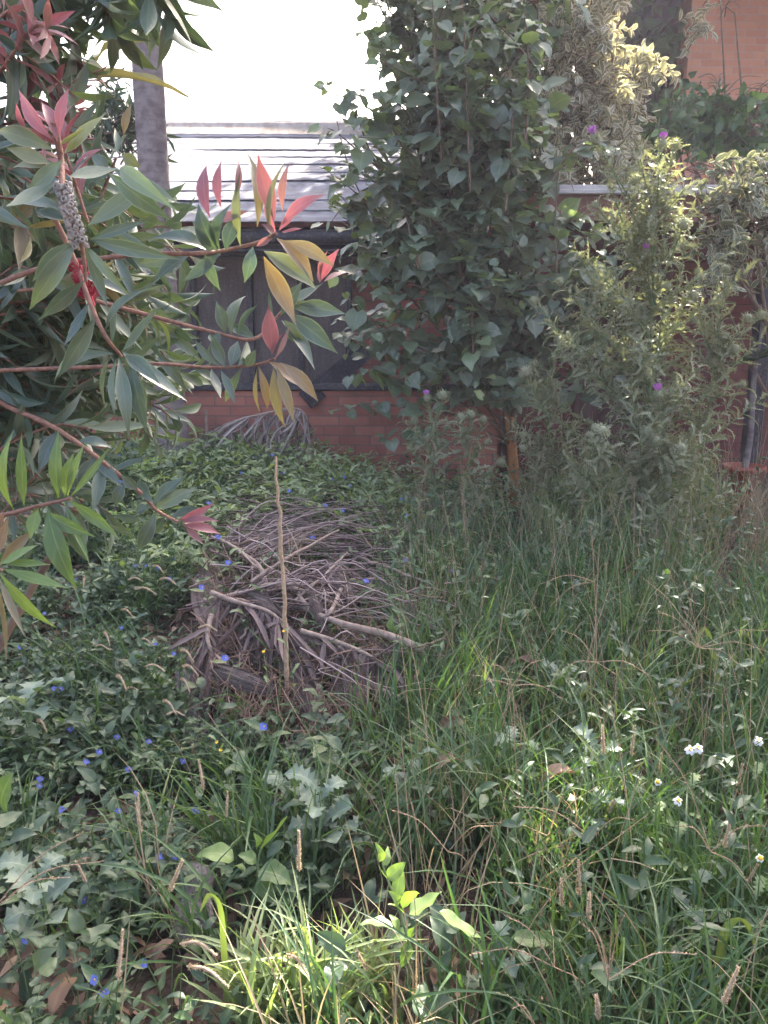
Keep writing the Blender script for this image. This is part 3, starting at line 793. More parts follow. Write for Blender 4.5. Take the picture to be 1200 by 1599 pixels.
mass('variegated_creeper', 'tall cream edged creeper catching the sun beside the heart leaved tree', 'creeper', (2.0, 8.35, .35), 'cream',
     [(800, -60, 960, 60, 1), (780, 60, 960, 150, 1), (800, 150, 985, 240, 1), (840, 230, 1000, 300, .8), (1000, 80, 1030, 140, .5), (940, 90, 990, 180, .6)], (5.95, 6.9), 430, 22, .085, .038, 31, slen=.34, gap=0.0, via=(2.0, 8.25, 2.9))
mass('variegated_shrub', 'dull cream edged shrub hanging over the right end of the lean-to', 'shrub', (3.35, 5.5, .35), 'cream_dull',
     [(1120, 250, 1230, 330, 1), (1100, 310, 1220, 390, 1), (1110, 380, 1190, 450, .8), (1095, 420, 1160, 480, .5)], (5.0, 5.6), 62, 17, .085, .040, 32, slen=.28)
mass('overhanging_shrub', 'cream edged sprays hanging in front of the orange house bricks', 'shrub', (4.0, 8.2, .35), 'cream',
     [(1085, -40, 1150, 20, 1), (1078, 10, 1105, 60, .8)], (7.6, 8.1), 12, 18, .10, .042, 33, slen=.3)
mass('glossy_shrub', 'dark glossy leaved shrub spreading on the lean-to roof below the house', 'shrub', (3.4, 7.95, 2.7), 'glossy',
     [(1050, 155, 1210, 235, 1), (1110, 125, 1220, 180, .8), (1010, 190, 1060, 235, .5)], (6.7, 7.6), 120, 16, .12, .055, 34, slen=.4, gap=1.0)
# dead vine tangle lying on the lean-to roof
rv = np.random.default_rng(35); mb = MB()
for k in range(420):
    c = np.array([rv.uniform(2.15, 4.0), rv.uniform(5.8, 6.6), lz + .03 + abs(rv.normal(0, .07))])
    d = rv.normal(0, .22, 3) * [1, .5, .4]
    mb.tube(catmull([c, c + d * .5 + rv.normal(0, .05, 3), c + d + [0, 0, -.04]], 6), .004, 4, rv.uniform(0, 1))
for k in range(26):
    c = np.array([rv.uniform(1.2, 4.0), 5.78, lz + .03]); l = rv.uniform(.08, .5)
    mb.tube(catmull([c + [0, .1, .03], c, c + [rv.normal(0, .05), 0, -l * .5], c + [rv.normal(0, .08), 0, -l]], 8), .003, 4, rv.uniform(0, 1))
tv = mb.build('dead_vine_tangle', M['fibre']); tag(tv, 'tangle of dry brown vine stems lying on the lean-to roof edge', 'dead vine')

# ------------------------------------------------------------------ palm trunk on the left
pb = P(262, 640, 5.3); pz = float(ground_z(pb[0], 5.3))
palm = thing('palm_tree', 'slim grey ringed palm trunk standing in front of the outbuilding roof', 'palm', (pb[0], 5.3, pz))
zz = np.linspace(pz, 7.2, 110)
r_ = .098 + .012 * np.exp(-(zz - pz) / .4) - .004 * (zz - 2) + .0035 * np.sin(zz * 2 * pi / .115) ** 8
px_ = pb[0] + np.interp(zz, [pz, 2.2, 4, 7.2], [.03, .0, .0, .05])
MB().tube(np.stack([px_, np.full_like(zz, 5.3), zz], -1), r_, 16).build('trunk', M['bark_grey'], palm)
mb = MB(); rp = np.random.default_rng(41)
for k in range(11):
    az = k * 2.4; o_ = np.array([px_[-1], 5.3, 7.15])
    h = np.array([cos(az), sin(az), 0])
    rb = catmull([o_, o_ + h * .7 + [0, 0, .75], o_ + h * 1.7 + [0, 0, .6], o_ + h * 2.4 + [0, 0, -.2]], 16)
    mb.tube(rb, [.02, .012, .004], 5)
    for side in (-1, 1):
        t = np.linspace(.12, .98, 34); p = sample(rb, t); tg = nrm(sample(rb, np.clip(t + .02, 0, 1)) - sample(rb, t - .02))
        sd = nrm(np.cross(tg, [0, 0, 1.])) * side
        d = nrm(tg * .6 + sd + [0, 0, -.35]); nn = np.cross(d, tg)
        scatter_leaves(mb, T_STRIP, p, d, nn, .55 * np.sin(pi * (t * .8 + .15)), np.full(34, .035), rp.uniform(0, 1, 34), rp)
mb.build('frond', M['canopy'], palm)
# far dark bush behind the palm
mass('dark_bush', 'small dark pointed leaf bush beside the palm trunk, against the sky', 'bush', (-2.75, 7.5, 2.9) if False else (-2.3, 5.6, .6), 'dark_leaf',
     [(150, 170, 230, 240, 1), (165, 140, 200, 180, .4)], (5.4, 5.8), 26, 22, .14, .026, 42, tpls=T_LANCE_L, slen=.35)

# ------------------------------------------------------------------ bottlebrush bush in the left foreground
bush = thing('bottlebrush_bush', 'bottlebrush bush with long green leaves and pink young tips at the left', 'bush', onground(-1.25, 1.35))
rb_ = np.random.default_rng(51)
def px_len(a, b): return math.hypot(a[0] - b[0], a[1] - b[1])
def hero_leaves(mb, items, Y0, rng, vr=(0, 1), tilt=.5):
    """items: (base x, base y, tip x, tip y, width in px, depth change)"""
    for it in items:
        bx, by, tx, ty, wpx = it[:5]; dy = it[5] if len(it) > 5 else rng.normal(0, .02)
        a, b = P(bx, by, Y0), P(tx, ty, Y0 + dy)
        d = b - a; L = np.linalg.norm(d); W = wpx / F_PX * Y0 * .86
        n = np.array([rng.normal(0, tilt), -1.0, rng.uniform(-.1, .9)])
        v = rng.uniform(*vr)
        scatter_leaves(mb, T_LANCE, a[None], d[None], n[None], np.array([L]), np.array([W]), np.array([v]), rng)
BR = [  # stem polyline (px), depth, radius, then leaf lists by material
 dict(stem=[(-60, 470), (60, 420), (210, 398), (300, 396), (345, 392), (405, 378), (432, 364)], Y=.86, r=.0028,
      bottlebrush=[(340, 392, 310, 318, 34), (345, 392, 362, 318, 30), (330, 394, 236, 372, 30), (345, 395, 285, 440, 24), (320, 396, 345, 455, 22), (300, 396, 240, 440, 26), (330, 396, 300, 345, 24),
                   (352, 392, 372, 335, 26), (395, 385, 382, 442, 24), (280, 396, 215, 412, 26)],
      pink=[(328, 340, 323, 258, 26), (346, 325, 346, 252, 20), (368, 312, 372, 250, 12), (338, 345, 388, 330, 22), (430, 345, 403, 241, 30), (442, 330, 452, 255, 15), (440, 352, 509, 304, 24), (432, 365, 418, 300, 16),
            (440, 362, 472, 356, 14), (436, 360, 462, 322, 14), (428, 368, 408, 350, 14), (425, 372, 400, 385, 12)],
      gold=[(402, 355, 384, 236, 22), (432, 372, 490, 440, 30), (446, 376, 522, 416, 26), (412, 392, 495, 452, 36), (412, 400, 463, 508, 34), (376, 385, 375, 268, 22), (425, 375, 448, 250, 14)]),
 dict(stem=[(150, 470), (250, 497), (330, 518), (395, 530), (428, 500), (455, 470)], Y=.93, r=.0026,
      bottlebrush=[(352, 520, 338, 470, 24), (362, 524, 385, 462, 26), (372, 526, 404, 475, 24), (440, 492, 472, 440, 26), (452, 475, 505, 442, 26), (456, 480, 540, 490, 30), (450, 490, 528, 552, 34), (440, 500, 492, 578, 30), (445, 500, 475, 540, 26), (400, 530, 362, 512, 22), (330, 520, 345, 545, 22), (430, 500, 420, 455, 20)],
      pink=[(502, 438, 530, 388, 20), (506, 440, 545, 425, 14), (503, 440, 512, 392, 14), (500, 442, 498, 418, 9)], gold=[(455, 472, 512, 486, 12)]),
 dict(stem=[(-40, 580), (60, 576), (170, 572), (250, 568), (330, 574), (398, 570), (430, 560)], Y=.90, r=.0024,
      bottlebrush=[(345, 572, 305, 530, 16), (352, 574, 330, 520, 22), (360, 574, 372, 532, 22), (372, 572, 385, 530, 22), (378, 574, 352, 628, 18), (330, 576, 345, 622, 18), (345, 578, 368, 632, 16), (385, 572, 400, 545, 18), (392, 572, 352, 545, 14), (300, 572, 340, 600, 18)],
      pink=[(426, 552, 420, 476, 30, -.01), (430, 560, 452, 510, 10), (424, 556, 444, 520, 12)],
      gold=[(438, 566, 497, 627, 26), (428, 572, 446, 668, 24), (432, 572, 460, 662, 20), (404, 572, 418, 640, 16), (420, 565, 470, 605, 26), (402, 576, 408, 648, 12)]),
 dict(stem=[(80, 330), (118, 410), (140, 470), (165, 525), (190, 556)], Y=.80, r=.0028,
      bottlebrush=[(178, 552, 85, 598, 32), (190, 548, 293, 627, 34), (172, 556, 166, 640, 20), (186, 560, 202, 686, 26), (182, 560, 180, 650, 18), (196, 560, 228, 660, 36), (192, 548, 251, 476, 34), (175, 535, 182, 465, 24), (150, 495, 90, 590, 30), (140, 470, 100, 540, 24), (165, 520, 235, 450, 22),
                   (195, 555, 250, 600, 28), (130, 440, 60, 500, 28), (205, 565, 232, 680, 30), (125, 430, 205, 465, 20)]),
 dict(stem=[(-50, 600), (15, 636), (70, 660), (125, 694), (215, 765), (245, 797), (278, 815)], Y=.92, r=.0032,
      bottlebrush=[(238, 788, 290, 744, 26), (243, 794, 306, 762, 28), (240, 785, 216, 750, 24), (245, 800, 216, 858, 28), (258, 806, 240, 832, 22), (268, 806, 312, 792, 20), (232, 792, 212, 800, 22), (215, 765, 190, 740, 20), (150, 712, 120, 760, 24), (140, 705, 190, 760, 22), (160, 725, 145, 800, 24), (120, 690, 175, 700, 22), (170, 735, 235, 712, 20), (195, 752, 180, 790, 22), (90, 672, 60, 740, 26)],
      pink=[(280, 812, 336, 785, 16), (283, 815, 344, 814, 14), (284, 820, 344, 834, 18), (290, 822, 318, 850, 14), (283, 810, 322, 796, 14), (286, 816, 330, 826, 16)]),
 dict(stem=[(-60, 812), (10, 803), (60, 790), (112, 778)], Y=.80, r=.0026,
      bottlebrush=[(62, 790, 60, 830, 22), (105, 780, 142, 880, 22)],
      gold=[], fresh=[(22, 796, 22, 672, 24), (38, 792, 34, 676, 20), (92, 778, 92, 672, 24), (102, 776, 116, 706, 24), (106, 776, 134, 690, 15), (110, 776, 172, 698, 14), (108, 780, 187, 841, 22), (75, 795, 120, 920, 40), (100, 784, 140, 880, 18), (60, 796, 48, 842, 26), (72, 800, 150, 838, 26)],
      gold2=[(8, 800, 2, 848, 22), (56, 826, -2, 886, 22)]),
 dict(stem=[(-90, 870), (-30, 885), (4, 890)], Y=.72, r=.0024,
      fresh=[(4, 888, 108, 919, 22), (0, 895, 88, 980, 24), (6, 880, 80, 882, 16), (0, 880, 60, 850, 26)], gold2=[(0, 905, 40, 995, 14), (-4, 910, 10, 1035, 10), (-5, 870, 14, 806, 18)]),
 dict(stem=[(84, 190), (96, 250), (98, 290), (112, 340), (128, 385), (135, 440)], Y=.74, r=.0030,
      bottlebrush=[(108, 276, 188, 262, 30), (86, 286, 10, 322, 30), (138, 352, 241, 282, 32), (140, 374, 281, 405, 26), (122, 372, 46, 484, 34), (118, 376, 50, 440, 30), (132, 380, 206, 464, 16), (134, 388, 168, 480, 20), (110, 330, 20, 322, 26), (105, 345, 55, 330, 24), (188, 262, 278, 330, 30), (170, 270, 270, 345, 34), (140, 375, 230, 345, 18), (98, 250, 40, 300, 26)],
      pink=[(82, 218, 30, 140, 28), (94, 214, 108, 138, 20), (90, 222, 65, 160, 22), (40, 205, 25, 160, 22)],
      gold=[], olive=[(84, 234, -4, 204, 32), (94, 226, 130, 200, 26), (100, 240, 166, 176, 36), (80, 255, 10, 230, 28), (78, 262, 20, 262, 18)]),
 dict(stem=[(150, 330), (165, 290), (182, 246)], Y=1.0, r=.0024, bottlebrush=[(184, 240, 180, 200, 12), (190, 236, 200, 210, 14), (170, 270, 140, 240, 24), (175, 262, 282, 318, 34), (172, 275, 130, 300, 22)], olive=[(190, 240, 220, 262, 22)], gold=[(194, 212, 206, 162, 14)]),
]
def mk_branch(b, k):
    Y = b['Y']; st = catmull([P(x, y, Y + .015 * sin(i * 1.7)) for i, (x, y) in enumerate(b['stem'])], 26)
    mb = MB().tube(st, [b['r'] * 1.1, b['r'] * .85, b['r'] * .6], 7)
    br = mb.build('branch', M['stem_red'], bush)
    for key, mat, vr, nm in (('bottlebrush', 'bottlebrush', (0, .75), 'leaves'), ('pink', 'leaf_pink', (0, .8), 'young_tip'), ('gold', 'leaf_gold', (0.1, 1), 'bronze_leaves'), ('gold2', 'leaf_gold', (0, .5), 'bronze_leaves'), ('fresh', 'broad', (.3, .8), 'fresh_leaves'), ('olive', 'leaf_gold', (.75, 1), 'bronze_leaves')):
        if b.get(key):
            m2 = MB(); hero_leaves(m2, b[key], Y, rb_, vr)
            m2.build(nm, M[mat], br)
    return br
brs = [mk_branch(b, k) for k, b in enumerate(BR)]
# woody seed capsules round the stem
mb = MB(); cs = catmull([P(98, 288, .735), P(106, 320, .73), P(116, 350, .73), P(126, 385, .735)], 30)
for k in range(64):
    p = sample(cs, np.array([k / 63]))[0]; a = k * 2.4
    o_ = np.array([cos(a), -abs(sin(a)) * .9 + .2, .2 * sin(a)])
    c = p + o_ * .0062
    mb.lathe(np.array([(0, -.0028), (.0030, -.0018), (.0036, .0002), (.0030, .0024), (.0018, .0022), (.0014, .001)]) * rb_.uniform(.6, .95), c, o_, 7)
mb.build('seed_capsules', M['capsule'], brs[7])
# crimson brush flowers among the leaves
for (fx, fy, Yf, ax) in ((136, 448, .815, (-.3, .1, 1)),):
    mb = MB(); c = P(fx, fy, Yf); ax = nrm(np.array(ax, float))
    mb.tube(np.array([c - ax * .02, c + ax * .022]), .0025, 5)
    for k in range(150):
        t = rb_.uniform(-.016, .018); rd = rand_dir(rb_, 1)[0]; rd = nrm(rd - ax * (rd @ ax) + ax * .25)
        p0 = c + ax * t
        mb.tube(np.array([p0, p0 + rd * .008 + ax * .002, p0 + rd * .012 + ax * .004]), [.00045, .0004, .0007], 3)
    mb.build('flower', M['crimson'], bush)
# the mass of shoots behind, and the dark hanging top
def fill(plists, Yr, n, mat, seed, L=.085, W=.019, nl=(13, 20), slen=.20, dirs=None, single=False):
    r = np.random.default_rng(seed); ml, ms = MB(), MB()
    ar = np.array([(x1 - x0) * (y1 - y0) * w_ for x0, y0, x1, y1, w_ in plists], float); ar /= ar.sum()
    for k in range(n):
        x0, y0, x1, y1, _ = plists[r.choice(len(plists), p=ar)]
        c = P(r.uniform(x0, x1), r.uniform(y0, y1), r.uniform(*Yr))
        out = nrm(np.array([1.0, r.normal(0, .6), r.normal(-.15, .55)])) if dirs is None else nrm(np.array(dirs, float) + r.normal(0, .35, 3))
        pts = catmull([c - out * slen, c + [0, 0, .012], c + out * slen * .35 - [0, 0, .01]], 10)
        if single: ms, ml = MB(), MB()
        ms.tube(pts, [.0020, .0016, .001], 5)
        shoot_leaves(ml, T_LANCE, pts, r.integers(*nl), L, W, r, ang=52, t0=.2, taper=.2, droop=.15, up=.2)
        if single: b = ms.build('branch', M['stem_red'], bush); ml.build('leaves', M[mat], b)
    if not single:
        b = ms.build('inner_shoots', M['stem_red'], bush); b['kind'] = 'stuff'; lv = ml.build('leaves', M[mat], b); lv['kind'] = 'stuff'
fill([(-40, 250, 130, 420, 1), (-40, 400, 200, 600, 1.5), (-30, 580, 160, 700, 1.1)], (.95, 1.35), 70, 'bottlebrush', 61, single=True, W=.0145, nl=(15, 23))
fill([(-60, 640, 120, 800, 1), (-60, 560, 60, 700, 1)], (.95, 1.3), 24, 'bottlebrush', 66, W=.017)
fill([(-20, 300, 200, 640, 1)], (.9, 1.3), 8, 'leaf_gold', 67, single=True, L=.07, W=.015, nl=(6, 9), slen=.1)
fill([(0, 400, 240, 640, 1), (150, 250, 250, 560, 1.0)], (1.15, 1.5), 52, 'bottlebrush', 62)
fill([(-60, -60, 110, 20, 1), (60, -70, 200, -10, 1), (170, -70, 250, -30, 1)], (1.0, 1.25), 22, 'bottlebrush', 63, L=.085, W=.022, slen=.12, dirs=(.35, 0, -1))
fill([(-60, 40, 60, 220, 1)], (.95, 1.2), 13, 'bottlebrush', 64, single=True, L=.08, W=.02)
fill([(0, 30, 110, 110, 1), (0, 110, 130, 240, .8)], (.85, 1.2), 8, 'leaf_pink', 65, single=True, L=.05, W=.012, slen=.08, dirs=(.4, 0, .5))
# trunk
mb = MB()
b0 = onground(-1.25, 1.35)
for tgt in (P(128, 780, 1.35), P(30, 560, 1.3), P(60, 250, 1.2), P(-60, 380, .95), P(-60, 800, .85), P(80, -20, 1.15)):
    mb.tube(catmull([b0 + rb_.normal(0, .015, 3), b0 * .5 + tgt * .5 + [-.06, .0, -.05], tgt], 12), [.022, .013, .005], 8)
mb.build('trunk', M['bark'], bush)

# big yellowing strap leaves behind the bush top
gp = thing('broad_strap_plant', 'tall plant with three big yellowing leaves in front of the palm trunk', 'plant', onground(-2.0, 2.5))
mb = MB(); cb = onground(-2.0, 2.5); ctop = P(100, 122, 1.75)
mb.tube(catmull([cb, cb * .5 + ctop * .5 + [.05, 0, 0], ctop], 14), [.03, .022, .012], 8)
for e in (P(150, 88, 1.7), P(80, 108, 1.66), P(125, 130, 1.66)): mb.tube(catmull([ctop - [0, 0, .25], ctop + [0, 0, -.05], e], 8), [.010, .007], 6)
mb.build('stem', M['green_stem'], gp)
T_BIG = [leaf_tpl(prof('ellip', 14), .10, .25, .25, None, .05, 5), leaf_tpl(prof('lance', 14), .08, .9, .7, None, .06, 5)]
for (bx, by, tx, ty, wpx, tp, v) in ((148, 92, 254, 70, 44, 0, .25), (78, 112, 172, 116, 26, 0, .7), (122, 128, 296, 152, 22, 1, .45)):
    m2 = MB(); a, b = P(bx, by, 1.68), P(tx, ty, 1.62); d = b - a
    scatter_leaves(m2, [T_BIG[tp]], a[None], d[None], np.array([[.1, -.75, .8]]), np.array([np.linalg.norm(d)]), np.array([wpx / 1200 * 1.65 * 1.1]), np.array([v]), rb_)
    m2.build('leaf', M['yellow_leaf'], gp)

# ------------------------------------------------------------------ thistles
def flower_head(root, c, ax, r, flower, rng):
    ax = nrm(np.array(ax, float))
    mb = MB()
    mb.lathe([(0, -r * 1.0), (r * .75, -r * .75), (r * 1.0, -.1 * r), (r * .9, .5 * r), (r * .55, 1.0 * r), (0, 1.1 * r)], c, ax, 10)
    n = 54
    t = np.linspace(-.8, .9, n); a = np.arange(n) * 2.4
    x = nrm(np.cross(ax, [.3, .8, .1])); y = np.cross(ax, x)
    rad = x * np.cos(a)[:, None] + y * np.sin(a)[:, None]
    p = c + ax * (t * r)[:, None] + rad * (np.sqrt(np.maximum(.1, 1 - t * t * .8)) * r * .9)[:, None]
    d = nrm(rad + ax * (.25 + .5 * t)[:, None])
    scatter_leaves(mb, T_CARD, p, d, np.broadcast_to(ax, p.shape), np.full(n, r * .95), np.full(n, r * .22), rng.uniform(.5, 1, n), rng)
    h = mb.build('flower_head', M['thistle'], root)
    if flower:
        m2 = MB()
        for k in range(70):
            rd = rand_dir(rng, 1)[0]; q = nrm(ax + rd * .55)
            m2.tube(np.array([c + ax * r * .8 + rd * r * .3, c + ax * r * .8 + q * r * 1.6]), r * .06, 3)
        m2.build('florets', M['purple'], h)

def thistle(label, base_px, Y, top_px, heads, nside, seed, leafL=.2, spread=.45, rs=.011, base_xy=None):
    r = np.random.default_rng(seed)
    top = P(*top_px, Y); bx = P(*base_px, Y)[0]
    base = onground(bx, Y)
    root = thing('thistle', label, 'thistle', base, 'spear thistles')
    ms, ml = MB(), MB()
    st = catmull([base, base * .6 + top * .4 + r.normal(0, .02, 3), base * .25 + top * .75 + r.normal(0, .02, 3), top], 22)
    ms.tube(st, [rs, rs * .8, rs * .5, rs * .3], 7)
    H = np.linalg.norm(top - base)
    def leaves_on(pts, n, L, t0, up):
        shoot_leaves(ml, T_SPINY, pts, n, L, L * .30, r, ang=62, t0=t0, taper=.45, up=.3, droop=.12)
    leaves_on(st, int(20 * H) + 8, leafL * 1.25, .0, .3)
    ends = []
    for hd in heads:
        hp = P(hd[0], hd[1], Y + r.uniform(-.2, .15)); rr = (hd[2] if len(hd) > 2 else .016) * 1.3; fl = len(hd) > 3
        f = np.clip((hp[2] - base[2]) / H - r.uniform(.12, .35), .08, .93)
        s = sample(st, np.array([f]))[0]
        br = catmull([s, s * .5 + hp * .5 + [0, 0, -.03 * H * .3], hp], 12)
        ms.tube(br, [rs * .45, rs * .35, rs * .25], 5)
        leaves_on(br, int(np.linalg.norm(hp - s) * 34) + 5, leafL * .62, .15, .3)
        flower_head(root, hp, nrm(br[-1] - br[-3]) + [0, 0, .5], rr, fl, r)
    for k in range(nside):
        f = r.uniform(.1, .9); s = sample(st, np.array([f]))[0]
        az = r.uniform(0, 2 * pi); l = spread * r.uniform(.5, 1.1) * (1.15 - .75 * f)
        e = s + np.array([cos(az) * l, sin(az) * l * .7, l * r.uniform(.35, 1.0)])
        br = catmull([s, s * .5 + e * .5 + [0, 0, -.05 * l], e], 10)
        ms.tube(br, [rs * .4, rs * .2], 5)
        leaves_on(br, int(l * 48) + 5, leafL * .62, .1, .3)
    ms.build('stem', M['green_stem'], root); ml.build('leaves', M['thistle'], root)
    return root
thistle('tallest branching thistle with sunlit fuzzy heads in front of the lean-to fascia', (1010, 800), 4.3, (1030, 236),
        [(1035, 226, .02, 1), (1055, 226, .017), (993, 282, .022), (1042, 328, .019), (1068, 350, .02), (1072, 385, .014), (930, 217, .02, 1), (1010, 395, .016, 1), (1043, 447, .013), (955, 292, .012), (875, 440, .015), (905, 400, .014), (835, 470, .016), (930, 320, .014), (1090, 425, .013)], 56, 71, .22, .72, .013)
thistle('short purple topped thistle in front of the low brick wall', (690, 800), 4.6, (678, 660), [(667, 622, .017, 1), (648, 657, .019), (692, 618, .02), (640, 700, .014)], 12, 72, .17, .3, .009)
thistle('small thistle with a cluster of green buds close to the orange trunk', (732, 800), 4.5, (733, 670), [(720, 652, .019), (735, 648, .022), (755, 656, .017), (782, 722, .02), (762, 690, .012)], 10, 73, .17, .28, .009)
thistle('thistle with pale buds leaning from the tallest thistle toward the orange trunk', (890, 800), 4.5, (850, 600), [(822, 582, .02), (836, 568, .017), (873, 535, .016), (862, 600, .012), (845, 620, .012), (818, 700, .012)], 18, 74, .19, .42, .009)
thistle('thistle with one purple flower half way up the tall thistle clump', (1045, 800), 4.1, (1035, 650), [(1028, 617, .020, 1), (1048, 612, .02), (1012, 675, .02), (1025, 688, .017), (1040, 690, .013), (1065, 700, .015)], 16, 75, .19, .4, .009)
thistle('slender thistle with round buds beside the black post', (1095, 810), 4.5, (1125, 470), [(1083, 462, .02), (1133, 528, .021), (1147, 546, .022), (1168, 497, .017), (1189, 492, .018), (1114, 565, .014), (1135, 420, .014), (1160, 600, .015), (1085, 500, .012)], 15, 76, .18, .34, .009)
thistle('low thistle with two round buds at the foot of the tallest thistle', (930, 810), 4.0, (932, 690), [(930, 669, .02), (941, 674, .02), (922, 680, .014)], 12, 77, .18, .34, .008)
thistle('low thistle spreading beside the red pot', (1055, 825), 4.2, (1062, 700), [(1040, 700, .014), (1070, 690, .014), (1085, 715, .013)], 18, 78, .19, .4, .009)

# ------------------------------------------------------------------ potted plant on the right
pp = P(1158, 770, 5.55); pb_ = onground(pp[0], 5.55) + [0, 0, .03]
pot = thing('potted_plant', 'red plastic pot holding a bare stemmed plant near the black post', 'potted plant', pb_)
MB().lathe([(0, 0), (.10, 0), (.135, .27), (.15, .27), (.152, .31), (.14, .31), (.132, .26), (0, .26)], pb_, (0, 0, 1), 22).build('pot', M['terracotta'], pot)
st = catmull([pb_ + [0, 0, .2], P(1172, 680, 5.55), P(1176, 610, 5.55), P(1182, 560, 5.55)], 12)
mb = MB().tube(st, [.026, .02, .016], 9)
mb.tube(catmull([P(1180, 580, 5.55), P(1190, 510, 5.55), P(1188, 475, 5.55)], 8), [.012, .007], 7); mb.build('stem', M['bark_grey'], pot)
mb = MB(); rpp = np.random.default_rng(81)
for c, n in ((P(1184, 560, 5.55), 15), (P(1192, 505, 5.55), 10)):
    a = np.arange(n) * 2.4; d = nrm(np.stack([np.cos(a), np.sin(a), rpp.uniform(-.3, .7, n)], -1))
    scatter_leaves(mb, T_LANCE, np.repeat(c[None], n, 0), d, np.tile([[0, -.3, 1.]], (n, 1)), rpp.uniform(.12, .2, n), rpp.uniform(.035, .05, n), rpp.uniform(.2, .8, n), rpp)
mb.build('leaves', M['weed'], pot)

def proj(p):
    p = np.asarray(p, float); x, y, z = p[..., 0], p[..., 1], p[..., 2] - CAM_Z
    dep = y * cos(PITCH) - z * sin(PITCH); up = y * sin(PITCH) + z * cos(PITCH)
    return 600 + x / dep * F_PX, 799.5 - up / dep * F_PX
def GPL(pl, h):
    hs = np.broadcast_to(np.asarray(h, float), (len(pl),))
    return np.array([G(x, y, hh) for (x, y), hh in zip(pl, hs)])

# ------------------------------------------------------------------ heap of dead palm parts
HEAP = 'dead palm parts heaped in the weeds'
rw = np.random.default_rng(91)
def inflorescence(label, stalk, hs, rad, ends, n, seed, side=(1, 0)):
    r = np.random.default_rng(seed)
    st = catmull(GPL(stalk, hs), 18)
    root = thing('palm_flower_stalk', label, 'dead palm stalk', st[-1], HEAP)
    MB().tube(st, rad, 9).build('stalk', M['stick'], root)
    mb = MB()
    (x0, y0, x1, y1) = ends
    for k in range(n):
        s = sample(st, np.array([r.uniform(.0, .55)]))[0]
        e = G(r.uniform(x0, x1), r.uniform(y0, y1), r.uniform(.04, .30))
        m_ = s * .5 + e * .5 + np.array([r.normal(0, .09), r.normal(0, .07), r.uniform(-.03, .13)])
        q = catmull([s, s * .75 + m_ * .25 + r.normal(0, .012, 3), m_, e * .7 + m_ * .3 + r.normal(0, .02, 3), e], 14)
        mb.tube(q, np.array([.0040, .0032, .0018]) * r.uniform(.6, 1.2), 4, r.uniform(0, 1))
    mb.build('strands', M['twig'], root)
    return root
inflorescence('thick dead stalk with a cut end reaching out of the heap onto the grass', [(425, 905), (470, 945), (530, 972), (600, 990), (662, 1014)], [.12, .17, .25, .26, .24], [.007, .011, .015, .018], (470, 890, 730, 1010), 30, 92)
inflorescence('pale dead stalk whose strands sweep across the top of the heap', [(345, 842), (385, 868), (405, 885), (415, 912), (412, 950)], [.2, .22, .22, .2, .16], [.007, .010, .012, .012], (420, 785, 700, 890), 42, 93)
inflorescence('dead stalk lying flat with long curved strands over the middle of the heap', [(335, 935), (380, 925), (430, 912), (480, 925), (540, 950)], [.18, .2, .22, .22, .2], [.010, .010, .009, .006], (440, 840, 700, 960), 30, 94)
inflorescence('dead stalk at the low end of the heap with strands trailing into the grass', [(470, 1010), (520, 1040), (570, 1065), (625, 1090)], [.2, .17, .14, .12], [.008, .010, .010, .009], (520, 990, 720, 1090), 16, 95)
for lab, pl, hs, r0 in (('dark brown stick slanting up over the top of the heap', [(392, 908), (455, 868), (528, 828)], [.22, .26, .30], .008),
                        ('thin brown stick slanting across the middle of the heap', [(462, 938), (505, 900), (543, 862)], [.22, .26, .28], .006),
                        ('knobbly pale stick on the back of the heap, next to the pink bush tip', [(330, 838), (372, 858), (402, 888)], [.22, .26, .26], .007),
                        ('rough brown stick sticking out of the side of the heap toward the blue flowers', [(318, 938), (365, 936), (430, 950)], [.20, .2, .2], .008),
                        ('thin forked stick lying behind the heap among the pale weeds', [(360, 775), (440, 790), (520, 770), (600, 790)], [.16, .2, .2, .16], .005),
                        ('long bent straw coloured stem lying between heap and thistles', [(560, 835), (630, 828), (680, 800), (715, 775)], [.14, .18, .2, .16], .004)):
    o = MB().tube(catmull(GPL(pl, hs), 14) + rw.normal(0, .003, (14, 3)), [r0, r0 * .9, r0 * .6], 7).build('dead_stick', M['stick'])
    tag(o, lab, 'stick', HEAP)
for k in range(16):
    px, py = rw.uniform(350, 680), rw.uniform(820, 1080); a = rw.uniform(0, pi); l = rw.uniform(25, 75); hh = rw.uniform(.14, .28); r0 = rw.uniform(.004, .010)
    c = GPL([(px - l * cos(a), py - l * sin(a) * .5), (px + rw.normal(0, 8), py + rw.normal(0, 8)), (px + l * cos(a), py + l * sin(a) * .5)], [hh + rw.normal(0, .04), hh + .02, hh + rw.normal(0, .05)])
    tag(MB().tube(catmull(c, 12) + rw.normal(0, .003, (12, 3)), [r0, r0 * .95, r0 * .7], 6).build('dead_stick', M['bark' if k % 3 == 0 else 'stick']), 'short broken stick lying loose on the heap of palm debris', 'stick', 'loose broken sticks on the heap')
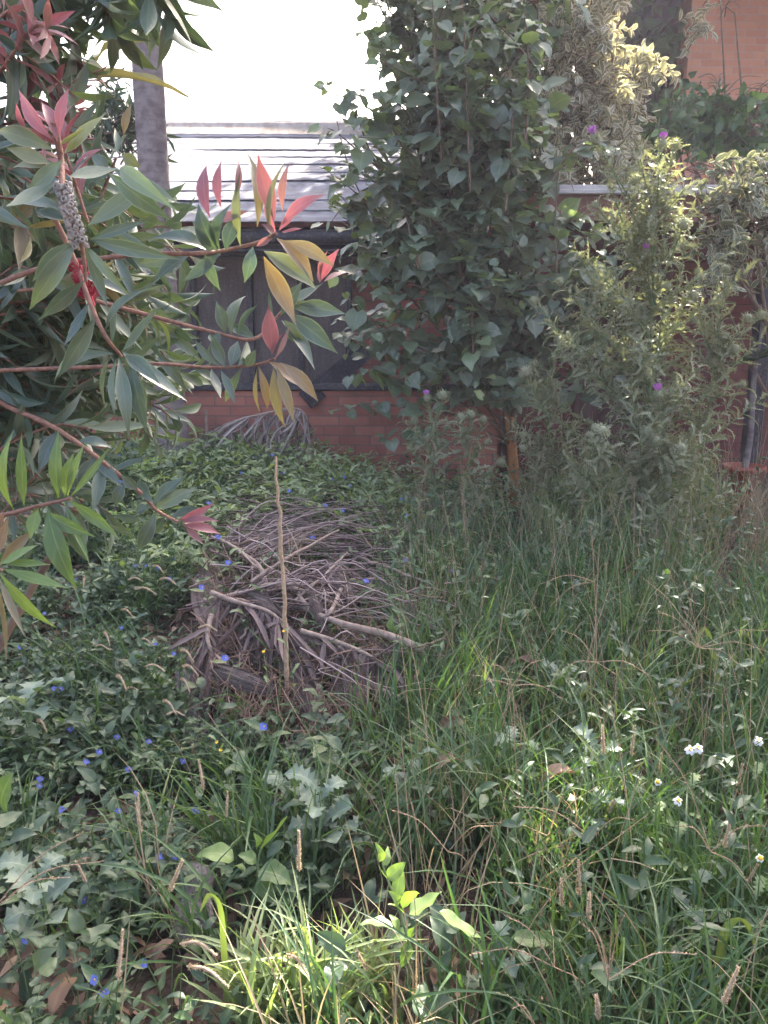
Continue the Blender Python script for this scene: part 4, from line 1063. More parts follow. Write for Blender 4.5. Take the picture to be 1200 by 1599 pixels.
def sheath(label, pl, hs, wpx, seed, curl=1.2, mat='sheath'):
    r = np.random.default_rng(seed)
    c = catmull(GPL(pl, hs), 16); n = len(c)
    T = nrm(np.gradient(c, axis=0)); nn = nrm(np.array([r.normal(0, .25), -.8, .55])); S = nrm(np.cross(T, nn)); Nn = nrm(np.cross(S, T))
    w_ = wpx / F_PX * c[:, 1].mean() * (.35 + .65 * np.sin(pi * np.linspace(.25, .97, n)) ** .6) * .42
    m = 11; V, U = [], []
    ph = r.uniform(0, 6); rag_ = r.normal(0, .035, m)
    for i in range(n):
        for j in range(m):
            u = -1 + 2 * j / (m - 1)
            a = u * curl
            off = S[i] * (np.sin(a) / curl * w_[i] * 1.2) + Nn[i] * ((np.cos(a) - 1) / curl * w_[i]) + Nn[i] * (.006 * sin(u * 14 + ph) + r.normal(0, .0012))
            V.append(c[i] + off + T[i] * rag_[j] * max(0, abs(i / (n - 1) - .5) * 2 - .6) * 2.2); U.append((u, i / n, r.uniform(.2, .8)))
    V = np.array(V); back = V - np.repeat(Nn, m, 0) * .006
    ii = np.arange(n - 1)[:, None] * m; jj = np.arange(m - 1)[None, :]
    F = np.stack([ii + jj, ii + jj + 1, ii + jj + m + 1, ii + jj + m], -1).reshape(-1, 4)
    N0 = len(V); rim = list(range(m)) + [k * m + m - 1 for k in range(1, n)] + [(n - 1) * m + k for k in range(m - 2, -1, -1)] + [k * m for k in range(n - 2, 0, -1)]
    rf = np.array([(rim[k], rim[(k + 1) % len(rim)], rim[(k + 1) % len(rim)] + N0, rim[k] + N0) for k in range(len(rim))])
    mb = MB().add(np.concatenate([V, back]), np.concatenate([F, F[:, ::-1] + N0, rf]), np.concatenate([U, U]))
    o = mb.build('palm_sheath', M[mat])
    return tag(o, label, 'dead palm sheath', HEAP)
sheath('brown folded sheath hanging upright in the open front of the heap', [(402, 962), (398, 1010), (418, 1060)], [.24, .16, .1], 46, 101)
sheath('shredded pale sheath below the yellow weed flowers on the heap', [(430, 985), (465, 1020), (485, 1048)], [.25, .2, .15], 50, 102, .8)
sheath('grey purple sheath piece standing at the low front end of the heap', [(552, 1052), (560, 1090), (572, 1125)], [.2, .13, .05], 44, 103, .5)
sheath('narrow dark sheath edge propped behind the grey purple piece', [(528, 1045), (534, 1090), (545, 1140)], [.22, .14, .05], 26, 104, .9)
sheath('smooth pale curved sheath lying on top of the heap', [(505, 880), (530, 905), (548, 932)], [.22, .22, .2], 44, 105, 1.3)
sheath('flat greyish sheath under the strands at the top of the heap', [(395, 838), (440, 850), (490, 842)], [.2, .22, .2], 46, 106, .6)
sheath('pale sheath at the back of the heap against the small weeds', [(408, 812), (445, 815), (490, 818)], [.18, .2, .18], 34, 107, .6)
sheath('rolled light brown sheath poking from the left flank of the heap', [(385, 925), (415, 935), (440, 955)], [.22, .24, .22], 34, 108, 1.3)
sheath('dark sheath in the shadow at the foot of the heap under the tall dry stalk', [(470, 1060), (490, 1100), (505, 1140)], [.18, .12, .04], 60, 109, 1.0)
sheath('long grey strip running down left of the heap toward the fallen log', [(290, 1015), (300, 1090), (318, 1180)], [.12, .08, .05], 34, 110, .8)
sheath('broad brown sheath buried under the strands at the right of the heap', [(560, 900), (610, 935), (650, 985)], [.12, .1, .08], 60, 111, .7)
sheath('dusty brown sheath slanting below the thick cut stalk', [(590, 1010), (640, 1050), (690, 1085)], [.1, .07, .05], 36, 112, .8)
sheath('wide dark sheath lining the hollow in the left side of the heap', [(345, 880), (330, 930), (350, 1000)], [.14, .12, .08], 70, 113, .8)
for k in range(12):
    px, py = rw.uniform(345, 600), rw.uniform(860, 1100); a = rw.normal(.9, .6); l = rw.uniform(30, 60); hh = rw.uniform(.10, .24)
    o = sheath('torn piece of brown palm sheath half buried in the heap', [(px - l * cos(a), py - l * sin(a)), (px, py), (px + l * cos(a), py + l * sin(a))], [hh, hh + .01, hh - .03], rw.uniform(18, 40), 300 + k, rw.uniform(.5, 1.3))
    o['group'] = 'torn palm sheaths in the heap'
mb = MB()
for k in range(1500):
    px, py = rw.uniform(310, 620), rw.uniform(830, 1150)
    if px > 450 and py < 990 and rw.random() < .5: continue
    if ((px - 440) / 170) ** 2 + ((py - 990) / 175) ** 2 > 1: continue
    c = G(px, py, rw.uniform(.02, .2)); dwn = np.array([rw.normal(0, .5), rw.normal(-.35, .25), rw.normal(-.5, .5)]); l = rw.uniform(.08, .28)
    d = nrm(dwn) * l
    mb.tube(catmull([c - d * .5, c + rw.normal(0, .25, 3) * l, c + d * .5], 7), [.0018, .0014], 3, rw.uniform(0, 1))
f = mb.build('dry_fibres', M['fibre']); tag(f, 'hairy brown palm fibres matted through the heap', 'fibres', kind='stuff')
mb = MB()
for k in range(170):
    px, py = np.clip(rw.normal(520, 110), 320, 760), rw.normal(890, 65)
    c = G(px, py, rw.uniform(.06, .22)); a = rw.normal(-.15, .8); l = rw.uniform(.12, .5)
    d = np.array([cos(a), rw.normal(0, .3), sin(a) * .6]) * l
    mb.tube(catmull([c - d * .5, c + [0, 0, rw.uniform(0, .06)], c + d * .5], 8), [.0034, .0022], 4, rw.uniform(0, 1))
for k in range(110):
    c = G(rw.uniform(300, 740), rw.uniform(735, 845), rw.uniform(.08, .22)); a = rw.normal(0, .25); l = rw.uniform(.2, .55); d = np.array([cos(a), rw.normal(0, .3), sin(a) * .5]) * l
    mb.tube(catmull([c - d * .5, c + [0, 0, rw.uniform(0, .07)], c + d * .5], 8), [.0022, .0014], 3, rw.uniform(.4, 1))
f = mb.build('loose_twigs', M['twig']); tag(f, 'loose pale twigs strewn over the top of the heap', 'twigs', kind='stuff')

# tall dry stalk in front of the heap
b_ = G(449, 1140, 0.0); Ys = b_[1]
o = MB().tube(catmull([b_ - [0, 0, .05], P(447, 1010, Ys), P(440, 860, Ys + .02), P(430, 712, Ys + .03)], 26) + rw.normal(0, .0020, (26, 3)), [.0095, .0085, .007, .0045], 9).build('dry_stalk', M['straw'])
tag(o, 'tall straight straw coloured dry stalk standing in front of the heap', 'dry stalk')

# drooping dead frond by the brick wall
df = thing('dead_palm_frond', 'drooping grey dead frond against the low brick wall', 'dead frond', G(380, 720, .05))
rd_ = np.random.default_rng(121)
mid = catmull([P(315, 690, 5.6), P(350, 665, 5.55), P(405, 648, 5.5), P(470, 640, 5.5), P(485, 690, 5.45)], 24)
mb = MB(); mb.tube(mid, [.014, .01, .005], 6)
mb.tube(catmull([P(322, 640, 5.5), P(324, 690, 5.5), P(325, 740, 5.45)], 6), [.012, .016], 6); mb.build('midrib', M['stick'], df)
mb = MB(); t = rd_.uniform(.1, 1, 130); p = sample(mid, t)
d = nrm(np.stack([rd_.normal(-.25, .4, 130), rd_.normal(-.2, .25, 130), -rd_.uniform(.3, 1.2, 130)], -1))
scatter_leaves(mb, T_STRIP, p, d, rand_dir(rd_, 130), rd_.uniform(.2, .5, 130), np.full(130, .016), rd_.uniform(0, 1, 130), rd_)
mb.build('leaflets', M['grey_frond'], df)

def heap_frond(label, pl, hs, n, seed, Lr=(.15, .4), wd=.014, down=.7):
    r = np.random.default_rng(seed); md = catmull(GPL(pl, hs), 16)
    root = thing('dead_palm_frond', label, 'dead frond', md[0], HEAP)
    MB().tube(md, [.012, .009, .004], 6).build('midrib', M['stick'], root)
    mb = MB(); t = r.uniform(.05, 1, n); p = sample(md, t)
    tg = nrm(sample(md, np.clip(t + .03, 0, 1)) - sample(md, np.clip(t - .03, 0, 1)))
    d = nrm(tg * r.uniform(.1, .8, (n, 1)) + np.stack([r.normal(0, .45, n), r.normal(-.35, .25, n), r.normal(-down, .25, n)], -1))
    scatter_leaves(mb, T_STRAP, p, d, rand_dir(r, n), r.uniform(*Lr, n), wd * r.uniform(.6, 1.5, n), r.uniform(0, 1, n), r)
    mb.build('leaflets', M['brown_frond'], root)
heap_frond('dead frond with brown strips hanging over the hollow front of the heap', [(330, 925), (370, 940), (420, 955), (455, 985)], [.26, .27, .28, .26], 60, 122, (.12, .34), .016)
heap_frond('dead frond whose strips hang down the left flank of the heap', [(330, 960), (325, 1000), (345, 1050)], [.22, .2, .16], 46, 123, (.12, .32), .013)
heap_frond('dead frond drooping over the right front of the heap under the cut stalk', [(470, 985), (520, 1000), (570, 1020), (620, 1050)], [.26, .25, .22, .16], 46, 124, (.10, .28), .015)
# logs
def rough_log(label, pl, hs, r0, seed, flat=.6):
    r = np.random.default_rng(seed); c = catmull(GPL(pl, hs), 22); n, m = len(c), 22
    T = nrm(np.gradient(c, axis=0)); S = nrm(np.cross(T, [.1, -.9, .5])); Q = np.cross(T, S)
    a = np.linspace(0, 2 * pi, m, endpoint=False); gro = 1 + .16 * np.sin(a * 5 + r.uniform(0, 6)) + .10 * r.normal(size=m)
    V = []
    for i in range(n):
        rr = r0 * (1 + .1 * sin(i * .5)) * gro * (1 + r.normal(0, .02, m)) * (.75 + .25 * min(1, i / 3) * min(1, (n - 1 - i) / 3))
        V.append(c[i] + S[i] * (np.cos(a) * rr)[:, None] + Q[i] * (np.sin(a) * rr * flat)[:, None])
    V = np.concatenate(V); ii = np.arange(n - 1)[:, None] * m; jj = np.arange(m)[None, :]; k = (jj + 1) % m
    F = np.stack([ii + jj, ii + k, ii + m + k, ii + m + jj], -1).reshape(-1, 4)
    mb = MB().add(V, F); mb.add(V[:m], [tuple(range(m))[::-1]]); mb.add(V[-m:], [tuple(range(m))])
    return tag(mb.build('weathered_log', M['log']), label, 'log', 'weathered logs half hidden in the weeds')
rough_log('short split grey log standing in the weeds near the drooping seed heads', [(312, 1350), (300, 1405), (296, 1470)], [.16, .1, .05], .040, 131)
rough_log('thinner grey log piece leaning beside the split log', [(322, 1375), (322, 1420), (326, 1460)], [.1, .08, .04], .018, 132)
rough_log('grey log lying below the heap on its dark left side', [(285, 1050), (300, 1120), (318, 1200)], [.10, .07, .05], .036, 133)

# ------------------------------------------------------------------ ground cover
rc = np.random.default_rng(141)
def zone_pts(rng, n, x0, x1, y0, y1, wfun, bias=1.0):
    out = []
    tot = 0
    while tot < n:
        m = n * 3
        y = y0 + (y1 - y0) * rng.uniform(0, 1, m) ** bias; x = rng.uniform(x0, x1, m)
        p = np.stack([x, y, ground_z(x, y)], -1); px, py = proj(p)
        k = rng.uniform(0, 1, m) < wfun(px, py, x, y)
        out.append(p[k]); tot += k.sum()
        if m > 2e6: break
    return np.concatenate(out)[:n]
def heap_in(px, py, g=1.0): return ((px - 465) / (165 * g)) ** 2 + ((py - 985) / (165 * g)) ** 2 < 1
def clear_front(px, py): return ((px > 515) & (px < 800) & (py > 1400)) | ((px > 370) & (px < 640) & (py > 1450))
NF = np.random.default_rng(139); NK = NF.normal(0, 1, (7, 2)) * 5.5; NPH = NF.uniform(0, 6.28, 7)
def patchy(x, y):
    return np.clip(.5 + sum(np.sin(a * x + b_ * y + p) for (a, b_), p in zip(NK, NPH)) / 4.2, 0, 1)
def w_left(px, py, x, y):
    w_ = np.where(px < 330 + 60 * np.sin(py / 90.), 1.0, np.where(py > 1180, .40 * (px < 620), 0.0))
    w_ = np.where((px > 560) & (py > 1000), .05, w_)
    w_ = np.where((px < 120) & (py > 1480), .25, w_)
    w_ = np.where((px > 255) & (px < 350) & (py > 1340) & (py < 1640), .12, w_)
    w_ = np.where((px > 270) & (px < 330) & (py > 1030) & (py < 1230), .2, w_)
    w_ = np.where((np.abs(px - 110) < 70) & (np.abs(py - 1395) < 50), .2, w_)
    w_ = np.where(clear_front(px, py), .05, w_) * np.clip(patchy(x, y) * 2.2 - .5, 0.04, 1)
    return np.where(heap_in(px, py, .8), .12, w_) * (px > -120)
def w_mid(px, py, x, y):
    return np.where((py < 960) & (px > 200) & (px < 800) & ~heap_in(px, py, .85), np.where(px > 640, .6, 1.0), 0.0)
def creeping(p, rng, mat, name, label, L=.05, W=.02, nleaf=8, hl=(.08, .22), lift=(.05, .2), tpls=T_OVATE):
    ml = MB(); n = len(p)
    az = rng.uniform(0, 2 * pi, n); ln = rng.uniform(*hl, n); up = rng.uniform(*lift, n)
    h = np.stack([np.cos(az), np.sin(az), np.zeros(n)], -1); s = np.stack([-np.sin(az), np.cos(az), np.zeros(n)], -1)
    base_v = rng.beta(2, 2.5, n)
    for i in range(nleaf):
        t = (i + .6) / nleaf
        q = p + h * (ln * t)[:, None] + np.stack([np.zeros(n), np.zeros(n), .01 + up * np.sin(t * 1.9)], -1) + rng.normal(0, .006, (n, 3))
        sg = 1 if i % 2 else -1
        d = nrm(h * rng.uniform(.3, .9, (n, 1)) + s * sg * rng.uniform(.4, 1, (n, 1)) + np.stack([np.zeros(n), np.zeros(n), rng.normal(.15, .35, n)], -1))
        nn = np.stack([rng.normal(0, .35, n), rng.normal(-.15, .35, n), np.ones(n)], -1)
        sc_ = rng.uniform(.45, 1.4, n)
        scatter_leaves(ml, tpls, q, d, nn, L * sc_, W * sc_, np.clip(base_v * .7 + .3 * t * rng.uniform(.3, 1, n), 0, 1), rng)
    o = ml.build(name, M[mat])
    tag(o, label, 'ground cover', kind='stuff')
    mt = MB()
    for k in range(n):
        q = p[k] + h[k] * ln[k] * np.array([[0], [.5], [1.]]) + np.array([[0, 0, 0], [0, 0, up[k] * .8], [0, 0, .01 + up[k] * .95]])
        mt.tube(q, .0013, 3)
    return o, mt
pl_ = zone_pts(rc, 3500, -1.9, .5, 1.0, 5.7, w_left, 1.25)
_, mt1 = creeping(pl_, rc, 'weed', 'creeping_weeds', 'dark green creeping weeds with oval leaves covering the left side', .042, .017)
pm_ = zone_pts(rc, 1300, -2.0, 1.0, 3.2, 5.95, w_mid)
pb2 = zone_pts(rc, 240, -1.9, .5, 1.0, 5.2, lambda px, py, x, y: w_left(px, py, x, y) * (1 - patchy(y * 1.3, x * 1.1)), 1.1)
_, mt0 = creeping(pb2, rc, 'lobed_dark', 'broad_weeds', 'larger leaved weeds growing in clumps among the creeping weeds', .06, .032, 6, (.04, .12), (.12, .28), T_ELLIP_H)
_, mt2 = creeping(pm_, rc, 'weed_pale', 'pale_weeds', 'paler narrow leaved weeds between the heap and the low brick wall', .062, .020, 8, (.06, .2), (.1, .30), T_LANCE_L + T_OVATE)
pr_ = zone_pts(rc, 380, -.2, 2.6, 1.2, 5.5, lambda px, py, x, y: np.where((px > 620) & (px < 1300) & (py > 780) & ~clear_front(px, py), .6, 0))
_, mt3 = creeping(pr_, rc, 'weed', 'mixed_weeds', 'scattered small leaved weeds among the long grass', .05, .018, 9, (.05, .16), (.2, .48), T_LANCE_L + T_OVATE)
for m_ in (mt0, mt2, mt3): mt1.V += m_.V; mt1.U += m_.U; mt1.L += [l + mt1.n for l in m_.L]; mt1.S += m_.S; mt1.n += m_.n
o = mt1.build('weed_stems', M['green_stem']); tag(o, 'thin green stems of the low creeping weeds', 'ground cover', kind='stuff')
# leaf litter
n = 5200; pq = zone_pts(rc, n, -2.2, 2.6, .8, 5.9, lambda px, py, x, y: np.where((px < 420) | heap_in(px, py, 1.15), 1, .35), 1.2)
pq = pq + np.stack([np.zeros(n), np.zeros(n), rc.uniform(.004, .03, n)], -1)
mb = MB(); scatter_leaves(mb, T_LANCE_L + T_CARD, pq, nrm(rc.normal(size=(n, 3)) * [1, 1, .25]), np.stack([rc.normal(0, .4, n), rc.normal(-.1, .4, n), np.ones(n)], -1), rc.uniform(.04, .12, n), rc.uniform(.012, .035, n), rc.uniform(0, 1, n), rc)
o = mb.build('leaf_litter', M['litter']); tag(o, 'dry brown leaf litter on the soil under the weeds', 'leaf litter', kind='stuff')

# ------------------------------------------------------------------ grass
def w_grass(px, py, x, y):
    edge = np.where(py < 1130, 590 + (py - 900) * .05, np.where(py < 1330, 560, 330 + 40 * np.sin(py / 40)))
    w_ = np.clip((px - edge) / 90, 0, 1)
    w_ = np.where(py < 880, w_ * .5 * (px > 840), w_)
    w_ = np.where(clear_front(px, py), .06, w_)
    w_ = np.where((px > 1085) & (py < 960), .05, w_)
    w_ = np.where((px > 690) & (px < 900) & (py > 1460), .4, w_)
    return np.where(heap_in(px, py, .9), 0, w_)
def grass(name, label, mat, n, wf, Lr, Wr, seed, spreadv=.55, clump=14, bias=1.15, x0=-.7, x1=2.9, y0=.75, y1=5.6, gap=0.0):
    r = np.random.default_rng(seed)
    c = zone_pts(r, n // clump, x0, x1, y0, y1, wf, bias)
    k = r.integers(0, len(c), n); p = c[k] + r.normal(0, .022, (n, 3)) * [1, 1, 0]
    az = r.uniform(0, 2 * pi, n); sp = np.abs(r.normal(0, spreadv, n))
    hv = np.stack([np.cos(az), np.sin(az), np.zeros(n)], -1)
    lean = r.normal(0, .22, (len(c), 3))[k] * [1, 1, 0]
    d = nrm(hv * sp[:, None] + lean + [0, 0, 1.0]); nn = -hv + [0, 0, .2] + r.normal(0, .3, (n, 3)); nn = np.where(r.random((n, 1)) < .8, -nn, nn)
    nn = hv * -1.0 + np.array([0, 0, .8]) + r.normal(0, .25, (n, 3))
    L = r.uniform(*Lr, n) * r.uniform(.75, 1.1, len(c))[k]; W = r.uniform(*Wr, n)
    v = np.clip(r.beta(2, 2.5, len(c))[k] * .6 + r.uniform(0, .4, n), 0, 1)
    mb = MB(); kk = r.integers(0, len(T_BLADE), n); Mx = basis(d, nn, L, W, L)
    for i, t in enumerate(T_BLADE): m = kk == i; mb.inst(t, p[m], Mx[m], v[m])
    o = mb.build(name, M[mat]); tag(o, label, 'grass', kind='stuff'); return o
grass('long_grass', 'long green grass covering the right half of the garden', 'grass', 23000, w_grass, (.16, .50), (.0045, .013), 151)
grass('weedy_grass', 'sparse green grass among the creeping weeds', 'grass', 2600, lambda px, py, x, y: w_left(px, py, x, y) * .9, (.15, .40), (.005, .012), 152, .8, 6, x0=-1.9, x1=.6)
grass('dry_grass', 'dry straw coloured grass blades mixed in the green grass', 'drygrass', 3800, lambda px, py, x, y: np.where((px > 600) & ~heap_in(px, py) & ((py > 870) | (px > 820)), np.where(py < 950, 1., .6), .10 * (py > 900)), (.2, .5), (.003, .006), 153, .5, 5)
grass('wall_foot_grass', 'tall thin grass at the foot of the thistles', 'weed_pale', 2800, lambda px, py, x, y: np.where((px > 830) & (px < 1090) & (py < 930), 1., 0.), (.3, .65), (.003, .007), 154, .35, 8, 1.0, .3, 2.9, 2.8, 5.4)
mb = MB(); r = np.random.default_rng(155)
pts = zone_pts(r, 620, -.2, 2.7, .9, 5.4, lambda px, py, x, y: np.where((px > 640) & ((py > 870) | (px > 830)), np.where(py < 1000, 1., .5), .03))
for q in pts:
    l = r.uniform(.35, .85); a = r.uniform(0, 2 * pi); s = r.uniform(.05, .5) * l; dv = np.array([cos(a) * s, sin(a) * s, l])
    mb.tube(catmull([q, q + dv * .5 + [0, 0, .05], q + dv - [0, 0, s * .3]], 8), [.0013, .0007], 3)
o = mb.build('grass_stalks', M['straw']); tag(o, 'thin wiry dry grass stalks standing among the thistles and grass', 'grass', kind='stuff')

# ------------------------------------------------------------------ blue flowers
def petals(mb, c, ax, r, n, rng, up=.25, w_=.9, start=0.0, span=2 * pi):
    ax = nrm(np.array(ax, float)); x = nrm(np.cross(ax, [.3, .8, .1])); y = np.cross(ax, x)
    a = start + np.arange(n) * span / n; rad = x * np.cos(a)[:, None] + y * np.sin(a)[:, None]
    d = nrm(rad + ax * up); nn = nrm(ax - rad * up)
    scatter_leaves(mb, [T_PETAL], np.repeat(np.asarray(c, float)[None], n, 0) + d * r * .08, d, nn, np.full(n, r), np.full(n, r * w_), rng.uniform(0, 1, n), rng)
def dayflower_proto(seed, loc):
    r = np.random.default_rng(seed)
    root = thing('blue_dayflower', 'x', 'flower', loc); root.name = 'blue_dayflower'
    o = np.array(loc, float)
    st = catmull([o, o + [.02, -.01, .08], o + [.01, -.03, .16]], 8)
    MB().tube(st, [.0022, .0014], 5).build('stem', M['green_stem'], root)
    mb = MB(); n = 6; t = np.linspace(.2, .95, n); p = sample(st, t); a = r.uniform(0, 6) + np.arange(n) * 2.6
    d = nrm(np.stack([np.cos(a), np.sin(a), r.uniform(.0, .5, n)], -1))
    scatter_leaves(mb, T_OVATE, p, d, np.tile([[0, -.2, 1.]], (n, 1)), r.uniform(.04, .06, n), r.uniform(.016, .023, n), r.uniform(.3, .9, n), r)
    mb.build('leaves', M['weed'], root)
    mb = MB(); c = st[-1] + [0, -.004, .006]; ax = (.1, -.75, .55)
    petals(mb, c, ax, .0105, 3, r, .3, .95, r.uniform(0, 1), 4.2); petals(mb, c, ax, .007, 2, r, .2, .8, 4.6, 1.6)
    fl = mb.build('petals', M['blue'], root)
    m2 = MB(); m2.lathe([(0, 0), (.0022, .001), (0, .004)], c, ax, 6); m2.build('stamens', M['yellow'], fl)
    return root
DF = [('blue flower on a leafy stem in the dark weeds left of the heap', 'blue flowers in the dark weeds beside the heap', .12,
       [(80, 1075), (127, 905), (78, 957), (187, 980), (180, 905), (213, 883), (237, 883), (253, 888), (266, 873), (275, 1020), (245, 1006), (198, 1068), (160, 1172), (128, 1190), (203, 1199), (230, 1157), (286, 1187), (101, 1140), (182, 1150), (88, 1076), (270, 903), (60, 1215), (40, 1010)]),
      ('blue flower low among the weeds in the foreground shade', 'blue flowers in the foreground weeds', .12,
       [(65, 1225), (201, 1241), (88, 1264), (188, 1264), (310, 1262), (4, 1345), (257, 1334), (291, 1335), (150, 1403), (60, 1463), (170, 1526), (160, 1547), (245, 1502), (420, 1257)]),
      ('blue flower in the pale weeds under the low brick wall', 'blue flowers in front of the low brick wall', .16,
       [(468, 685), (440, 717), (424, 710), (445, 738), (457, 766), (497, 713), (520, 748), (532, 745), (564, 741), (573, 748), (583, 750), (547, 758), (620, 750), (540, 797), (620, 780), (634, 804), (513, 789), (710, 890), (620, 842), (630, 873)]),
      ('blue flower growing out of the palm heap', 'blue flowers on the heap', .2, [(359, 1023), (420, 1123), (365, 872), (484, 834), (565, 900), (333, 833), (327, 913)]),
      ('blue flower in the weeds below the bottlebrush branches', 'blue flowers under the bottlebrush', .14,
       [(250, 668), (298, 685), (325, 693), (307, 725), (245, 722), (356, 718), (378, 738), (365, 763), (325, 785), (190, 712), (185, 752), (357, 772)])]
protos = None
for lab, grp, h, pxs in DF:
    for i, (px, py) in enumerate(pxs):
        q = G(px, py, h + .07); b0 = onground(q[0] - .01, q[1] + .03)
        s = np.clip((q[2] - b0[2]) / .165, .5, 1.5)
        if protos is None:
            protos = [dayflower_proto(160 + k, (0, 0, 0)) for k in range(3)]; nfree = [0, 1, 2]
        if nfree:
            c = protos[nfree.pop(0)]; c.location = tuple(b0); c.scale = (s,) * 3; c.rotation_euler = (0, 0, rc.uniform(-.6, .6)); c['label'] = lab; c['group'] = grp
        else:
            place_copy(protos[i % 3], b0, rc.uniform(-.7, .7), s, lab, grp)

# ------------------------------------------------------------------ seed heads
def foxtail_proto(seed, droop, hlen=.12):
    r = np.random.default_rng(seed); root = thing('foxtail_stalk', 'x', 'seed head')
    top = np.array([.03, -.02, .40]); tip = top + nrm(np.array([.55 if droop else .12, -.25 if droop else -.05, -.05 if droop else 1.0])) * hlen
    st = catmull([(0, 0, 0), (.005, 0, .2), top], 12) if not droop else catmull([(0, 0, 0), (.0, 0, .2), top * [.6, .6, 1.03], top], 12)
    mb = MB().tube(st, [.0016, .0011], 4)
    scatter_leaves(mb, T_BLADE, sample(st, np.array([.1, .25, .45])), nrm(np.array([[.6, .2, 1], [-.6, -.1, .9], [.3, -.6, .8]])), np.array([[-1, 0, .5], [1, 0, .5], [0, 1, .5.__float__()]]), np.array([.2, .22, .16]), np.array([.008, .008, .006]), np.array([.3, .5, .6]), r)
    mb.build('stalk', M['grass'], root)
    ax = catmull([top, (top + tip) / 2 + ([0, 0, .012] if droop else [0, 0, 0]), tip - ([0, 0, .02] if droop else [0, 0, 0])], 10)
    mb = MB().tube(ax, [.002, .0038, .0036, .0012], 7)
    n = 330; t = r.uniform(0, 1, n); p = sample(ax, t); tg = nrm(sample(ax, np.clip(t + .05, 0, 1)) - sample(ax, np.clip(t - .05, 0, 1)))
    rd = rand_dir(r, n); rd = nrm(rd - tg * (rd * tg).sum(-1, keepdims=True)); d = nrm(rd + tg * .9)
    scatter_leaves(mb, T_CARD, p + rd * .002, d, tg, r.uniform(.007, .014, n) * (1 - .55 * t), np.full(n, .0018), r.uniform(0, 1, n), r)
    mb.build('spike', M['seed'], root); return root
FX = [('fuzzy drooping seed head arching over the dark weeds left of the heap', 'drooping seed heads beside the heap', 'd', .30,
       [(140, 897), (195, 902), (240, 880), (246, 900), (205, 915), (188, 950), (168, 982), (215, 1000), (178, 1035), (222, 1040), (188, 1048), (192, 1076), (258, 1090), (255, 1115), (285, 1012), (285, 1036), (288, 1056), (305, 980), (140, 1010), (60, 1120)]),
      ('tan upright seed head in the shaded foreground weeds', 'tan seed heads in the foreground weeds', 'u', .30,
       [(345, 1230), (188, 1372), (207, 1362), (225, 1310), (255, 1300), (341, 1300), (165, 1590)]),
      ('pale bleached seed head standing in the long grass', 'pale seed heads in the long grass', 'u', .34,
       [(968, 1160), (1155, 1225), (1148, 1310), (985, 1555), (950, 1400), (1012, 1365), (905, 1395), (1040, 1190), (1000, 1190), (1110, 1375), (935, 1410), (1125, 1100), (1110, 1545), (945, 1215)])]
ONE = [('sunlit golden seed head standing upright near the bright foreground seedling', 'u', .34, (489, 1383)), ('golden seed head bent to the right in front of the split log', 'd', .34, (275, 1478)),
       ('second golden seed head hanging straight down by the split log', 'd', .33, (288, 1500)), ('sunlit bristly seed head leaning over the bright grass tuft', 'd', .30, (450, 1480)), ('tan seed head just below the bright foreground seedling', 'u', .26, (645, 1480))]
fp = {'d': [foxtail_proto(171, True), foxtail_proto(172, True, .095)], 'u': [foxtail_proto(173, False), foxtail_proto(174, False, .10)]}
used = set()
def put_fox(kind, px, py, h, lab, grp, i):
    pr = fp[kind][i % 2]
    q = G(px, py, h); s = h / .43; b0 = onground(q[0] - .03 * s, q[1] + .02)
    if pr.name not in used:
        used.add(pr.name); c = pr; c.location = tuple(b0); c.scale = (s,) * 3; c['label'] = lab
        if grp: c['group'] = grp
    else: c = place_copy(pr, b0, 0, s, lab, grp)
    c.rotation_euler = (0, 0, rc.uniform(-.9, .9) if kind == 'd' else rc.uniform(-3, 3))
    if kind == 'u': c.rotation_euler = (rc.normal(0, .16), rc.normal(0, .22), c.rotation_euler[2])
    if not grp and 'group' in c: del c['group']
for lab, grp, kind, h, pxs in FX:
    for i, (px, py) in enumerate(pxs): put_fox(kind, px, py, h + rc.uniform(-.05, .05), lab, grp, i)
for i, (lab, kind, h, (px, py)) in enumerate(ONE): put_fox(kind, px, py, h, lab, None, i)

def finger_grass(label, hub, h, spikes, seed):
    r = np.random.default_rng(seed); q = G(*hub, h); b0 = onground(q[0] + r.normal(0, .04), q[1] + .05)
    root = thing('finger_grass_stalk', label, 'grass stalk', b0, 'finger grass seed stalks')
    MB().tube(catmull([b0, (b0 + q) / 2 + [0, .02, .03], q], 10), [.0018, .0012], 5).build('stalk', M['green_stem'], root)
    mb = MB()
    for (x, y) in spikes:
        e = P(x, y, q[1] + r.uniform(-.12, .12)); m_ = (q + e) / 2 + [0, 0, .02 + .04 * np.linalg.norm(e - q)]
        c = catmull([q, m_, e], 14); mb.tube(c, [.0012, .0010, .0007], 4)
        n = int(np.linalg.norm(e - q) / .006) + 4; t = np.linspace(.08, 1, n); p = sample(c, t); d = nrm((e - q)[None] / np.linalg.norm(e - q) + r.normal(0, .22, (n, 3)))
        scatter_leaves(mb, T_CARD, p, d, rand_dir(r, n), np.full(n, .007), np.full(n, .0022), r.uniform(0, 1, n), r)
    mb.build('spikes', M['straw'], root)
finger_grass('straw seed stalk with an upright spike and arching fingers in mid grass', (932, 1034), .45, [(928, 908), (1000, 1108), (1015, 1055), (865, 1058), (870, 1120), (880, 985)], 181)
finger_grass('seed stalk with short fingers spreading on top of the tall straw spike', (928, 908), .62, [(950, 880), (845, 912), (860, 946), (922, 822)], 182)
finger_grass('wide seed stalk with bleached fingers reaching the right picture edge', (1092, 1012), .5, [(1012, 985), (1030, 955), (1200, 1018), (1200, 985), (1162, 1046), (1068, 955), (1004, 902)], 183)
finger_grass('reddish straw seed stalk leaning over the grass in the lower right', (925, 1308), .4, [(805, 1260), (872, 1324), (990, 1280)], 184)
